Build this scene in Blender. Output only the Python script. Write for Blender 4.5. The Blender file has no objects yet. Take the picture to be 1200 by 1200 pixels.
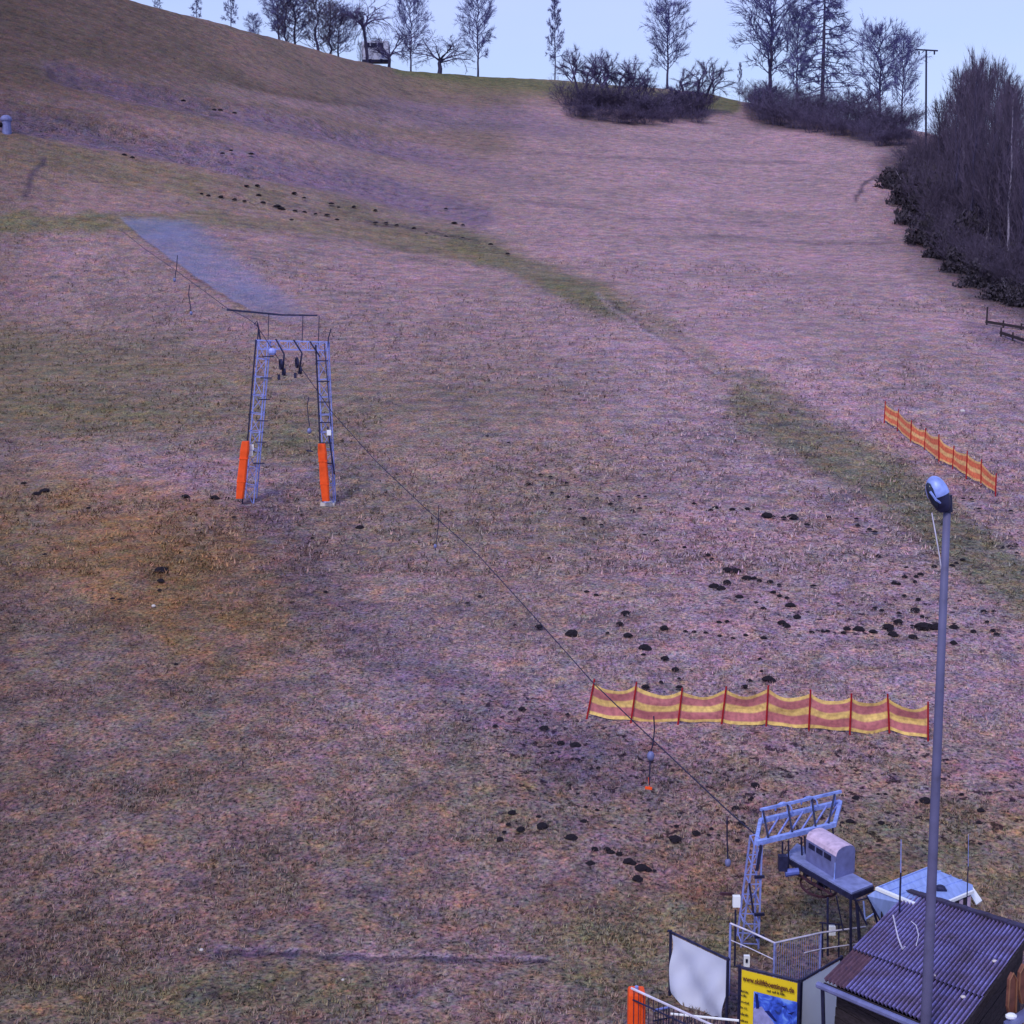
import bpy, math, random
import numpy as np
from mathutils import Vector, Matrix
R = math.radians
random.seed(7)
RS = np.random.RandomState(11)
scene = bpy.context.scene
COL = scene.collection

# ------------------------------------------------------------ camera, world, sun, exposure
CAMZ = 12.0          # the camera looks out from a raised spot across the valley floor
PITCH = R(8.0)
FPX = 1648.0         # focal length in pixels of the 1200 px photograph
cam_data = bpy.data.cameras.new('camera')
cam_data.sensor_width = 36.0
cam_data.lens = 36.0 * FPX / 1200.0
cam_data.clip_start = 0.1
cam_data.clip_end = 5000
cam = bpy.data.objects.new('camera', cam_data)
COL.objects.link(cam)
cam.location = (0, 0, CAMZ)
cam.rotation_euler = (math.pi / 2 - PITCH, 0, 0)
scene.camera = cam

SUN_EL, SUN_AZ = R(46), R(206)     # azimuth measured clockwise from +Y
world = bpy.data.worlds.new('World')
scene.world = world
world.use_nodes = True
wn = world.node_tree.nodes
wl = world.node_tree.links
wn.clear()
w_out = wn.new('ShaderNodeOutputWorld')
w_bg = wn.new('ShaderNodeBackground')
sky = wn.new('ShaderNodeTexSky')
sky.sky_type = 'NISHITA'
sky.sun_disc = False
sky.sun_elevation = SUN_EL
sky.sun_rotation = SUN_AZ
sky.air_density = 1.3
sky.dust_density = 2.2
sky.ozone_density = 3.0
sky.altitude = 800
w_bg.inputs['Strength'].default_value = 0.12
# thin high cloud: lightly whitens the sky, everywhere around the dome
tc = wn.new('ShaderNodeTexCoord')
mp = wn.new('ShaderNodeMapping'); mp.inputs['Scale'].default_value = (1.5, 1.5, 5.0)
cn = wn.new('ShaderNodeTexNoise'); cn.inputs['Scale'].default_value = 1.6; cn.inputs['Detail'].default_value = 4
cr = wn.new('ShaderNodeValToRGB')
cr.color_ramp.elements[0].position = 0.35; cr.color_ramp.elements[0].color = (0.35, 0.35, 0.35, 1)
cr.color_ramp.elements[1].position = 0.75; cr.color_ramp.elements[1].color = (0.75, 0.75, 0.75, 1)
mx = wn.new('ShaderNodeMix'); mx.data_type = 'RGBA'
mx.inputs[7].default_value = (4.5, 5.1, 9.3, 1)
wl.new(tc.outputs['Generated'], mp.inputs['Vector'])
wl.new(mp.outputs[0], cn.inputs['Vector'])
wl.new(cn.outputs['Fac'], cr.inputs['Fac'])
wl.new(cr.outputs['Color'], mx.inputs[0])
wl.new(sky.outputs['Color'], mx.inputs[6])
wl.new(mx.outputs[2], w_bg.inputs['Color'])
wl.new(w_bg.outputs[0], w_out.inputs['Surface'])

sun_data = bpy.data.lights.new('sun', 'SUN')
sun_data.energy = 1.5
sun_data.angle = R(10)
sun_data.color = (1.0, 0.92, 0.86)
sun = bpy.data.objects.new('sun', sun_data)
COL.objects.link(sun)
sd = Vector((math.sin(SUN_AZ) * math.cos(SUN_EL), math.cos(SUN_AZ) * math.cos(SUN_EL), math.sin(SUN_EL)))
sun.rotation_euler = sd.to_track_quat('Z', 'Y').to_euler()
sun.location = sd * 100

scene.view_settings.view_transform = 'Standard'
scene.view_settings.look = 'None'
scene.view_settings.exposure = 0.25
scene.view_settings.gamma = 1.0
scene.view_settings.use_curve_mapping = False

# ------------------------------------------------------------ pixel -> world helpers
CP, SP = math.cos(PITCH), math.sin(PITCH)
def ray(px, row):
    u = (px - 600.0) / FPX; v = (600.0 - row) / FPX
    return np.array([u, CP + v * SP, -SP + v * CP])
def P(px, row, D):
    d = ray(px, row); k = D / d[1]
    return Vector((d[0] * k, D, CAMZ + d[2] * k))
def PZ(px, row, z):
    """point of the ray at height z (z in world units)"""
    d = ray(px, row); k = (z - CAMZ) / d[2]
    return Vector((d[0] * k, d[1] * k, z))
def project(x, y, z):
    dz = z - CAMZ
    depth = y * CP - dz * SP
    up = y * SP + dz * CP
    return 600 + FPX * x / depth, 600 - FPX * up / depth

# ------------------------------------------------------------ terrain height
CREST_PX = [-400, -200, 0, 100, 195, 300, 400, 460, 550, 650, 700, 830, 870, 950, 1060, 1200, 1400, 1600]
CREST_ROW = [-120, -85, -45, -18, 10, 38, 65, 79, 86, 92, 97, 108, 118, 130, 147, 178, 215, 250]
CREST_D = [160, 165, 170, 175, 181, 190, 205, 218, 228, 232, 233, 233, 228, 220, 200, 182, 170, 160]
ROWS_T = [1450, 1300, 1200, 1115, 1000, 860, 700, 590, 450, 369]
D_T = [16.5, 19.4, 21.9, 24.6, 28, 33, 42, 52, 70, 88]
def crest(px):
    return np.interp(px, CREST_PX, CREST_ROW), np.interp(px, CREST_PX, CREST_D)
ctrl = []
for px in [-400, -200, 0, 150, 300, 450, 600, 750, 900, 1050, 1200, 1400, 1600]:
    rc, dc = crest(px)
    pts = [(r, d) for r, d in zip(ROWS_T, D_T)]
    for k in range(1, 6):
        fr = k / 5.0
        pts.append((369 - fr * (369 - rc), 88 * (dc / 88.0) ** fr))
    for r, d in pts:
        v = ray(px, r)
        ctrl.append((v[0] / v[1] * 3.0, math.log(d), v[2] / v[1]))
for px in [50, 100, 195, 245, 350, 400, 460, 500, 550, 650, 700, 790, 830, 870, 950, 1000, 1100, 1150]:
    rc, dc = crest(px); v = ray(px, rc)
    ctrl.append((v[0] / v[1] * 3.0, math.log(dc), v[2] / v[1]))
ctrl = np.array(ctrl)
def _phi(r2):
    return np.where(r2 > 1e-12, 0.5 * r2 * np.log(np.maximum(r2, 1e-12)), 0.0)
_n = len(ctrl)
_A = np.zeros((_n + 3, _n + 3))
_d2 = ((ctrl[:, None, :2] - ctrl[None, :, :2]) ** 2).sum(2)
_A[:_n, :_n] = _phi(_d2) + np.eye(_n) * 2e-4
_A[:_n, _n] = 1; _A[:_n, _n + 1:] = ctrl[:, :2]
_A[_n, :_n] = 1; _A[_n + 1:, :_n] = ctrl[:, :2].T
_W = np.linalg.solve(_A, np.concatenate([ctrl[:, 2], np.zeros(3)]))
CU = []; CS = []
for px, r, d in zip(CREST_PX, CREST_ROW, CREST_D):
    v = ray(px, r); CU.append(v[0] / v[1]); CS.append(math.log(d))
def tps(u3, s):
    out = np.empty_like(u3)
    for i in range(0, len(u3), 20000):
        a = u3[i:i + 20000]; b = s[i:i + 20000]
        r2 = (a[:, None] - ctrl[None, :, 0]) ** 2 + (b[:, None] - ctrl[None, :, 1]) ** 2
        out[i:i + 20000] = _phi(r2) @ _W[:_n] + _W[_n] + _W[_n + 1] * a + _W[_n + 2] * b
    return out
def height(x, y):
    x = np.atleast_1d(np.asarray(x, float)).ravel(); y = np.atleast_1d(np.asarray(y, float)).ravel()
    ye = np.maximum(y, 17.0)
    u = np.clip(x / ye, -0.62, 0.62)
    sc = np.interp(u, CU, CS)
    s = np.log(ye)
    t = tps(u * 3.0, np.minimum(s, sc))
    tc_ = tps(u * 3.0, sc)
    yc = np.exp(sc)
    z1 = t * ye
    z2 = tc_ * yc + 0.045 * (ye - yc) + 0.35
    k = 0.45
    z = -k * np.logaddexp(-z1 / k, -z2 / k)
    return z + CAMZ
def hz(x, y):
    return float(height([x], [y])[0])
_ys = np.exp(np.linspace(math.log(17), math.log(260), 900))
def G(px, row):
    """where the ray through a pixel meets the slope"""
    d = ray(px, row); ux = d[0] / d[1]; t = d[2] / d[1]
    h = height(ux * _ys, _ys) - CAMZ
    diff = t * _ys - h
    idx = np.where(diff <= 0)[0]
    if len(idx) == 0:
        y = math.exp(np.interp(ux, CU, CS))
    elif idx[0] == 0:
        y = _ys[0]
    else:
        i = idx[0]; a, b = diff[i - 1], diff[i]
        y = _ys[i - 1] + (_ys[i] - _ys[i - 1]) * a / (a - b)
    return Vector((ux * y, y, hz(ux * y, y)))
def T(px, D, row=100):
    """a point on the ground at depth D in the direction of column px"""
    d = ray(px, row); x = d[0] / d[1] * D
    return Vector((x, D, hz(x, D)))

# ------------------------------------------------------------ numpy value noise
def vnoise(x, y, seed=0):
    xi = np.floor(x).astype(np.int64); yi = np.floor(y).astype(np.int64)
    fx = x - xi; fy = y - yi
    fx = fx * fx * (3 - 2 * fx); fy = fy * fy * (3 - 2 * fy)
    def hsh(a, b):
        h = (a * 374761393 + b * 668265263 + seed * 974634777) & 0x7fffffff
        h = ((h ^ (h >> 13)) * 1274126177) & 0x7fffffff
        return ((h ^ (h >> 16)) & 0xffff) / 65535.0
    n00 = hsh(xi, yi); n10 = hsh(xi + 1, yi); n01 = hsh(xi, yi + 1); n11 = hsh(xi + 1, yi + 1)
    return (n00 * (1 - fx) + n10 * fx) * (1 - fy) + (n01 * (1 - fx) + n11 * fx) * fy - 0.5

# ------------------------------------------------------------ materials
def new_mat(name):
    m = bpy.data.materials.new(name); m.use_nodes = True
    return m, m.node_tree.nodes, m.node_tree.links, m.node_tree.nodes['Principled BSDF']
def mat(name, col, rough=0.7, metal=0.0, var=0.25, scale=6.0, bump=0.0, streak=None, dirt=None):
    m, n, l, b = new_mat(name)
    b.inputs['Roughness'].default_value = rough
    b.inputs['Metallic'].default_value = metal
    b.inputs['Specular IOR Level'].default_value = 0.25
    t = n.new('ShaderNodeTexCoord')
    ns = n.new('ShaderNodeTexNoise'); ns.inputs['Scale'].default_value = scale; ns.inputs['Detail'].default_value = 6
    if streak:
        mpp = n.new('ShaderNodeMapping'); mpp.inputs['Scale'].default_value = streak
        l.new(t.outputs['Object'], mpp.inputs['Vector']); l.new(mpp.outputs[0], ns.inputs['Vector'])
    else:
        l.new(t.outputs['Object'], ns.inputs['Vector'])
    r = n.new('ShaderNodeValToRGB')
    lo = [max(c * (1 - var), 0.0) for c in col]; hi = [min(c * (1 + var), 0.95) for c in col]
    if dirt: lo = dirt
    r.color_ramp.elements[0].position = 0.3; r.color_ramp.elements[0].color = (*lo, 1)
    r.color_ramp.elements[1].position = 0.7; r.color_ramp.elements[1].color = (*hi, 1)
    if dirt:
        r.color_ramp.elements[0].position = 0.22
        e = r.color_ramp.elements.new(0.42); e.color = (*col, 1)
    l.new(ns.outputs['Fac'], r.inputs['Fac']); l.new(r.outputs['Color'], b.inputs['Base Color'])
    if bump:
        bp = n.new('ShaderNodeBump'); bp.inputs['Strength'].default_value = bump; bp.inputs['Distance'].default_value = 0.02
        l.new(ns.outputs['Fac'], bp.inputs['Height']); l.new(bp.outputs[0], b.inputs['Normal'])
    return m

M = {}
M['steel'] = mat('galvanised_steel', (0.24, 0.28, 0.66), 0.5, 0.2, 0.3, 9, dirt=(0.10, 0.10, 0.26))
M['steel_light'] = mat('light_galvanised_steel', (0.26, 0.34, 0.82), 0.45, 0.15, 0.3, 9)
M['steel_dark'] = mat('dark_steel', (0.025, 0.025, 0.07), 0.5, 0.3, 0.4, 9)
M['rust_steel'] = mat('rusty_steel', (0.07, 0.03, 0.05), 0.7, 0.2, 0.5, 12)
M['cable'] = mat('steel_cable', (0.03, 0.028, 0.07), 0.6, 0.4, 0.2)
M['pad_orange'] = mat('orange_padding', (0.85, 0.09, 0.015), 0.55, 0, 0.12, 5, 0.3)
M['white_paint'] = mat('white_paint', (0.8, 0.82, 0.88), 0.5, 0, 0.06, 4)
M['soil'] = mat('molehill_soil', (0.013, 0.009, 0.016), 0.95, 0, 0.6, 18, 0.6)
M['bark'] = mat('bark', (0.050, 0.043, 0.095), 0.9, 0, 0.4, 4)
M['bark_pale'] = mat('birch_bark', (0.28, 0.25, 0.34), 0.85, 0, 0.45, 6)
M['twig'] = mat('twigs', (0.085, 0.068, 0.16), 0.9, 0, 0.4, 0.8)
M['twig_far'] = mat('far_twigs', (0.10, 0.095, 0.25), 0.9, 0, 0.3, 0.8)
M['twig_thicket'] = mat('thicket_twigs', (0.100, 0.080, 0.150), 0.9, 0, 0.4, 0.5)
M['twig_dark'] = mat('dark_twigs', (0.082, 0.064, 0.112), 0.9, 0, 0.45, 0.6)
M['bramble'] = mat('bramble_leaves', (0.045, 0.037, 0.055), 0.85, 0, 0.6, 2.0)
M['post_red'] = mat('red_fence_post', (0.33, 0.012, 0.02), 0.5, 0, 0.2)
M['wood_dark'] = mat('dark_boards', (0.030, 0.022, 0.030), 0.85, 0, 0.6, 5, 0.4, streak=(2, 2, 14))
M['wood_brown'] = mat('brown_wood', (0.16, 0.06, 0.045), 0.6, 0, 0.4, 6)
M['stone_pale'] = mat('pale_stone', (0.55, 0.5, 0.5), 0.9)
M['blue_paint'] = mat('blue_painted_metal', (0.10, 0.13, 0.42), 0.45, 0.1, 0.3, 8)
M['canvas_white'] = mat('white_canvas', (0.72, 0.75, 0.97), 0.8, 0, 0.04, 3, 0.2)
def translucent(m, fac):
    n_, l_ = m.node_tree.nodes, m.node_tree.links; b_ = n_['Principled BSDF']; out = n_['Material Output']
    t_ = n_.new('ShaderNodeBsdfTranslucent'); x_ = n_.new('ShaderNodeMixShader'); x_.inputs[0].default_value = fac
    src = b_.inputs['Base Color'].links[0].from_socket if b_.inputs['Base Color'].links else None
    if src: l_.new(src, t_.inputs['Color'])
    l_.new(b_.outputs[0], x_.inputs[1]); l_.new(t_.outputs[0], x_.inputs[2]); l_.new(x_.outputs[0], out.inputs['Surface'])
translucent(M['canvas_white'], 0.3)
M['canvas_thin'] = mat('thin_white_canvas', (0.82, 0.86, 0.95), 0.8, 0, 0.05, 3)
translucent(M['canvas_thin'], 0.8)
M['tarp'] = mat('pale_blue_sheet_roof', (0.27, 0.36, 0.72), 0.45, 0.1, 0.18, 3, streak=(6, 1, 1))
M['glass_dark'] = mat('dark_glass', (0.02, 0.025, 0.05), 0.15, 0, 0.1)
M['pinkish'] = mat('weathered_cover_top', (0.50, 0.38, 0.52), 0.6, 0, 0.35, 7, dirt=(0.12, 0.09, 0.2))
M['housing'] = mat('grey_housing_sheet', (0.17, 0.18, 0.38), 0.5, 0.2, 0.2, 7)
M['rope'] = mat('pale_rope', (0.55, 0.52, 0.66), 0.8)

# ------------------------------------------------------------ mesh builder
class MB:
    def __init__(s): s.v = []; s.f = []; s.mi = []; s.uv = None
    def add(s, vs, fs, mi=0):
        o = len(s.v); s.v += [tuple(p) for p in vs]
        s.f += [tuple(i + o for i in f) for f in fs]; s.mi += [mi] * len(fs)
        return s
    def tube(s, p, q, r0, r1=None, n=6, cap=True, mi=0):
        p = Vector(p); q = Vector(q); r1 = r0 if r1 is None else r1
        d = (q - p)
        if d.length < 1e-6: return s
        d.normalize()
        a = d.cross(Vector((0, 0, 1)) if abs(d.z) < 0.95 else Vector((1, 0, 0))).normalized(); b = d.cross(a)
        vs = []
        for c, r in ((p, r0), (q, r1)):
            for i in range(n):
                t = 2 * math.pi * (i + 0.5) / n
                vs.append(c + (a * math.cos(t) + b * math.sin(t)) * r)
        fs = [(i, (i + 1) % n, n + (i + 1) % n, n + i) for i in range(n)]
        if cap: fs += [tuple(range(n))[::-1], tuple(range(n, 2 * n))]
        return s.add(vs, fs, mi)
    def path(s, pts, r, n=5, mi=0):
        pts = [Vector(p) for p in pts]; rings = []
        vs = []
        for i, p in enumerate(pts):
            d = (pts[min(i + 1, len(pts) - 1)] - pts[max(i - 1, 0)]).normalized()
            a = d.cross(Vector((0, 0, 1)) if abs(d.z) < 0.9 else Vector((0, 1, 0))).normalized(); b = d.cross(a)
            rr = r[i] if isinstance(r, (list, tuple)) else r
            for k in range(n):
                t = 2 * math.pi * k / n
                vs.append(p + (a * math.cos(t) + b * math.sin(t)) * rr)
        fs = []
        for i in range(len(pts) - 1):
            for k in range(n):
                fs.append((i * n + k, i * n + (k + 1) % n, (i + 1) * n + (k + 1) % n, (i + 1) * n + k))
        fs += [tuple(range(n))[::-1], tuple(range((len(pts) - 1) * n, len(pts) * n))]
        return s.add(vs, fs, mi)
    def box(s, c, size, rot=None, mi=0):
        c = Vector(c); hx, hy, hz_ = [k / 2 for k in size]
        vs = [Vector((x, y, z)) for x in (-hx, hx) for y in (-hy, hy) for z in (-hz_, hz_)]
        if rot is not None: vs = [rot @ v for v in vs]
        return s.add([v + c for v in vs], [(0, 1, 3, 2), (4, 6, 7, 5), (0, 4, 5, 1), (2, 3, 7, 6), (0, 2, 6, 4), (1, 5, 7, 3)], mi)
    def beam(s, p, q, w, h, mi=0, up=(0, 0, 1)):
        p = Vector(p); q = Vector(q); d = (q - p); L = d.length; d.normalize()
        upv = Vector(up)
        if abs(d.dot(upv)) > 0.95: upv = Vector((0, 1, 0))
        a = d.cross(upv).normalized(); b = a.cross(d)
        rot = Matrix((a, d, b)).transposed()
        return s.box((p + q) / 2, (w, L, h), rot, mi)
    def slab(s, pts, n, t, mi=0):
        """polygon pts (ordered) extruded by -n*t"""
        n = Vector(n).normalized(); k = len(pts)
        vs = [Vector(p) for p in pts] + [Vector(p) - n * t for p in pts]
        fs = [tuple(range(k)), tuple(range(k, 2 * k))[::-1]] + [(i, i + k, (i + 1) % k + k, (i + 1) % k) for i in range(k)]
        return s.add(vs, fs, mi)
    def blob(s, c, r, seg=8, rings=5, sq=(1, 1, 1), rot=None, lat=(0, 1), mi=0):
        vs = []; fs = []
        for i in range(rings + 1):
            th = math.pi * (lat[0] + (lat[1] - lat[0]) * i / rings)
            for j in range(seg):
                ph = 2 * math.pi * j / seg
                v = Vector((math.sin(th) * math.cos(ph) * r * sq[0], math.sin(th) * math.sin(ph) * r * sq[1], math.cos(th) * r * sq[2]))
                if rot is not None: v = rot @ v
                vs.append(v + Vector(c))
        for i in range(rings):
            for j in range(seg):
                fs.append((i * seg + j, (i + 1) * seg + j, (i + 1) * seg + (j + 1) % seg, i * seg + (j + 1) % seg))
        return s.add(vs, fs, mi)
    def build(s, name, m, parent=None, org=None, smooth=False, loc=None):
        me = bpy.data.meshes.new(name)
        o_ = Vector(org) if org is not None else Vector((0, 0, 0))
        if parent is not None and org is None: o_ = world_org(parent)
        if loc is not None: o_ = Vector(loc)
        me.from_pydata([tuple(Vector(v) - o_) for v in s.v], [], s.f)
        for mm in (m if isinstance(m, (list, tuple)) else [m]): me.materials.append(mm)
        if any(s.mi): me.polygons.foreach_set('material_index', s.mi)
        if smooth: me.polygons.foreach_set('use_smooth', [True] * len(me.polygons))
        me.update()
        o = bpy.data.objects.new(name, me); COL.objects.link(o)
        if parent is not None: o.parent = parent
        elif loc is not None: o.location = loc
        return o
def world_org(o):
    v = Vector((0, 0, 0))
    while o is not None:
        v += o.location; o = o.parent
    return v
def tag(o, label=None, cat=None, group=None, kind=None):
    if label: o['label'] = label
    if cat: o['category'] = cat
    if group: o['group'] = group
    if kind: o['kind'] = kind
    return o
def thing(name, label, cat, loc, group=None):
    o = bpy.data.objects.new(name, None); COL.objects.link(o)
    o.location = loc; o.empty_display_size = 0.2
    return tag(o, label, cat, group)
def part(mb, name, m, parent, label=None, smooth=False):
    o = mb.build(name, m, parent, smooth=smooth)
    if label: o['label'] = label
    return o
def raw_mesh(name, V, F, mats, smooth=False):
    """V (n,3) float, F (m,3|4) int arrays"""
    me = bpy.data.meshes.new(name)
    k = F.shape[1]
    me.vertices.add(len(V)); me.vertices.foreach_set('co', V.astype(np.float32).ravel())
    me.loops.add(len(F) * k); me.loops.foreach_set('vertex_index', F.astype(np.int32).ravel())
    me.polygons.add(len(F))
    me.polygons.foreach_set('loop_start', np.arange(0, len(F) * k, k, dtype=np.int32))
    if smooth: me.polygons.foreach_set('use_smooth', np.ones(len(F), bool))
    for m in mats: me.materials.append(m)
    me.update(calc_edges=True)
    return me

# ------------------------------------------------------------ ground colours (patches of grass, moss, bare soil, plus a painted left-edge vignette)
def cap(px, row, line, hw, ysq=1.0, soft=1.0):
    """soft mask round a traced line on the ground"""
    best = np.full(px.shape, 1e9)
    line = [(a, b * ysq) for a, b in line]; r = row * ysq
    for (x0, y0), (x1, y1) in zip(line[:-1], line[1:]):
        dx, dy = x1 - x0, y1 - y0; L = dx * dx + dy * dy + 1e-9
        t = np.clip(((px - x0) * dx + (r - y0) * dy) / L, 0, 1)
        best = np.minimum(best, np.hypot(px - x0 - t * dx, r - y0 - t * dy))
    k = np.clip(1.5 - best / hw, 0, 1)
    return k * k * (3 - 2 * k) * soft
def ell(px, row, cx, cy, rx, ry, ang=0, soft=1.0):
    c, s_ = math.cos(R(ang)), math.sin(R(ang))
    X = (px - cx) * c + (row - cy) * s_; Y = -(px - cx) * s_ + (row - cy) * c
    k = np.clip(1.6 - np.sqrt((X / rx) ** 2 + (Y / ry) ** 2), 0, 1)
    return k * k * (3 - 2 * k) * soft
C_LILAC = np.array([0.330, 0.233, 0.246])
C_DULL = np.array([0.212, 0.150, 0.124])
C_TOP = np.array([0.180, 0.134, 0.110])
C_GREEN = np.array([0.168, 0.146, 0.082])
C_GREEN2 = np.array([0.118, 0.128, 0.062])
C_ORANGE = np.array([0.255, 0.148, 0.068])
C_PURPLE = np.array([0.178, 0.132, 0.178])
C_DARK = np.array([0.080, 0.062, 0.085])
C_LITTER = np.array([0.085, 0.066, 0.080])
C_PALE = np.array([0.40, 0.31, 0.36])
def ground_color(px, row, x, y):
    n = len(px)
    wob = 14 * vnoise(px / 60, row / 25, 3) + 6 * vnoise(px / 17, row / 9, 4)
    p = px + wob; r = row + 0.6 * wob + 5 * vnoise(px / 28, row / 12, 33)
    def mixc(c, col, k):
        k = np.clip(k, 0, 1)[:, None]
        return c * (1 - k) + col * k
    # left = duller brownish, right = lilac
    k = np.clip((p - 150) / 650 + (r - 300) * 0.0003, 0, 1)
    c = C_DULL[None, :] * (1 - k[:, None]) + C_LILAC[None, :] * k[:, None]
    c = mixc(c, C_LILAC * 0.92, ell(p, r, 260, 370, 330, 110, 10, 0.55))
    c = mixc(c, C_LILAC * 0.95, ell(p, r, 170, 545, 260, 28, 3, 0.6))
    c = mixc(c, C_TOP, cap(p, r, [(-200, -60), (60, 30), (260, 75), (430, 105), (560, 130)], 60, 1.2, 0.95))
    c = mixc(c, C_LILAC * 0.80, cap(p, r, [(-60, 66), (60, 78), (250, 104), (400, 133), (520, 150)], 9, 1.4, 0.55))
    c = mixc(c, C_TOP * 0.62, cap(p, r, [(-60, 52), (60, 60), (180, 78), (260, 92), (370, 119), (480, 133)], 4.5, 1.4, 0.6))
    c = mixc(c, C_LILAC * 0.85, cap(p, r, [(-60, 105), (60, 118), (200, 148), (330, 172), (460, 200)], 9, 1.4, 0.45))
    c = mixc(c, C_TOP * 1.1, cap(p, r, [(-200, 40), (60, 70), (250, 95)], 22, 1.2, 0.5))
    c = mixc(c, C_TOP * 0.85, cap(p, r, [(230, 75), (300, 98), (370, 112)], 10, 1.5, 0.5))
    # near ground is a little duller again
    c = mixc(c, C_DULL * 1.02, np.clip((r - 830) / 120, 0, 0.75))
    c = mixc(c, C_DULL * 0.95, np.clip((r - 570) / 60, 0, 1) * np.clip((450 - p) / 160, 0, 1) * 0.8)
    # rough purple terraces
    c = mixc(c, C_PURPLE, cap(p, r, [(70, 88), (150, 108), (300, 138), (430, 165), (570, 198), (720, 240)], 15, 1.4, 0.8) * np.clip((680 - p) / 200, 0, 1))
    c = mixc(c, C_PURPLE, cap(p, r, [(-100, 120), (20, 140), (150, 162), (300, 192), (420, 214), (560, 255)], 20, 1.4, 0.85))
    c = mixc(c, C_PURPLE * 1.1, ell(p, r, 560, 140, 120, 14, 6, 0.6))
    c = mixc(c, C_PURPLE * 0.85, cap(p, r, [(310, 600), (370, 700), (470, 780), (600, 845), (700, 905)], 34, 1, 0.48))
    c = mixc(c, C_PURPLE * 0.8, ell(p, r, 690, 880, 110, 32, 15, 0.5))
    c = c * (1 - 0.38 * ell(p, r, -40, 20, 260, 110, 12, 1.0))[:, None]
    c = c * (1 - 0.20 * np.clip((90 - p) / 90, 0, 1))[:, None]  # vignette falloff at the left edge, painted into the ground colour
    # greens
    g = cap(p, r, [(-150, 170), (0, 175), (120, 194), (260, 224), (400, 250), (520, 276), (600, 302), (700, 350)], 17, 1.0, 0.58) * (0.75 + 0.9 * vnoise(px / 45, row / 14, 51))
    c = mixc(c, C_GREEN, g)
    c = mixc(c, C_GREEN2, cap(p, r, [(540, 285), (620, 318), (720, 360)], 16, 1.2, 0.6))
    c = mixc(c, C_GREEN, cap(p, r, [(-100, 262), (130, 264), (240, 256), (420, 275), (560, 300)], 13, 1.3, 0.65))
    c = mixc(c, C_GREEN2, cap(p, r, [(-100, 262), (120, 264)], 13, 1.0, 0.5))
    c = mixc(c, C_GREEN, ell(p, r, 110, 450, 270, 62, 4, 0.7) * (0.9 + 0.7 * vnoise(px / 90, row / 16, 52)))
    c = mixc(c, C_GREEN, ell(p, r, 560, 560, 190, 130, 25, 0.42))
    c = mixc(c, C_GREEN2, ell(p, r, 330, 520, 60, 22, 0, 0.5))
    c = mixc(c, C_GREEN2 * 1.05, cap(p, r, [(880, 470), (950, 512), (1040, 562), (1110, 622), (1220, 705)], 30, 1, 0.68))
    c = mixc(c, C_GREEN, ell(p, r, 800, 400, 110, 12, 35, 0.4))
    c = mixc(c, C_GREEN2, cap(px, row, [(470, 80), (560, 92), (680, 104), (860, 122)], 9, 1.0, 0.9))
    c = mixc(c, C_GREEN * 1.05, ell(p, r, 600, 106, 110, 9, 4, 0.6))
    c = mixc(c, C_GREEN * 1.1, ell(p, r, 1100, 1010, 160, 60, 0, 0.6))
    c = mixc(c, C_GREEN * 1.1, ell(p, r, 760, 1110, 120, 60, 0, 0.7))
    c = mixc(c, C_GREEN * 1.1, ell(p, r, 960, 1090, 120, 40, 0, 0.6))
    c = mixc(c, C_GREEN * 1.1, cap(p, r, [(-80, 1175), (200, 1165), (420, 1155)], 26, 1, 0.6))
    c = mixc(c, C_GREEN, ell(p, r, 560, 920, 110, 60, 30, 0.3))
    c = mixc(c, C_GREEN, ell(p, r, 20, 610, 90, 60, 0, 0.35))
    # moss-orange slope
    c = mixc(c, C_ORANGE, ell(p, r, 175, 660, 175, 80, 22, 0.75) * np.clip(0.75 + 1.1 * vnoise(px / 40, row / 22, 53), 0, 1.1))
    c = mixc(c, C_ORANGE * 1.1, ell(p, r, 245, 735, 80, 40, 25, 0.55) * np.clip(0.8 + 1.0 * vnoise(px / 30, row / 18, 54), 0, 1.1))
    c = mixc(c, C_ORANGE * 0.95, ell(p, r, 900, 1030, 140, 40, 0, 0.3))
    # wheel ruts, paths, small banks
    fine = 3 * vnoise(px / 9, row / 9, 8)
    q = row + fine; pf = px + fine
    c = mixc(c, C_PALE, cap(pf, q, [(700, 345), (760, 392), (850, 440), (930, 482)], 2.6, 1, 0.28))
    c = mixc(c, C_DARK, cap(pf, q, [(715, 352), (775, 398), (850, 446)], 1.6, 1, 0.5))
    c = mixc(c, C_DARK, cap(pf, q, [(1002, 235), (1012, 218), (1026, 206)], 2.5, 1, 0.8))
    c = mixc(c, C_DARK, cap(pf, q, [(30, 232), (38, 205), (52, 190)], 3.5, 1, 0.75))
    c = mixc(c, C_PALE * 0.9, cap(pf, q, [(255, 1113), (340, 1114), (420, 1120), (640, 1122)], 2.5, 1, 0.45))
    c = mixc(c, C_DARK, cap(pf, q, [(255, 1119), (340, 1119), (420, 1125), (640, 1127)], 3.0, 1, 0.85))
    c = mixc(c, C_DARK, cap(pf, q, [(430, 258), (500, 270), (560, 284)], 2.2, 1, 0.45))
    for a in ([(820, 470), (940, 482)], [(810, 485), (900, 492), (1000, 505)], [(700, 410), (800, 418)], [(730, 255), (900, 262)],
              [(600, 235), (700, 246)], [(830, 275), (960, 283), (1040, 283)], [(620, 180), (760, 188), (950, 192)], [(760, 615), (880, 630)]):
        c = mixc(c, C_DARK * 1.5, cap(pf, q, a, 2.0, 1, 0.35))
    # leaf litter below the wood and the thickets
    c = mixc(c, C_LITTER, cap(p, r, [(1065, 195), (1090, 255), (1150, 318), (1260, 372)], 30, 1, 0.9) * (px > 1000))
    c = mixc(c, C_LITTER, ell(p, r, 1190, 255, 120, 90, 25, 1.0))
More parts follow.
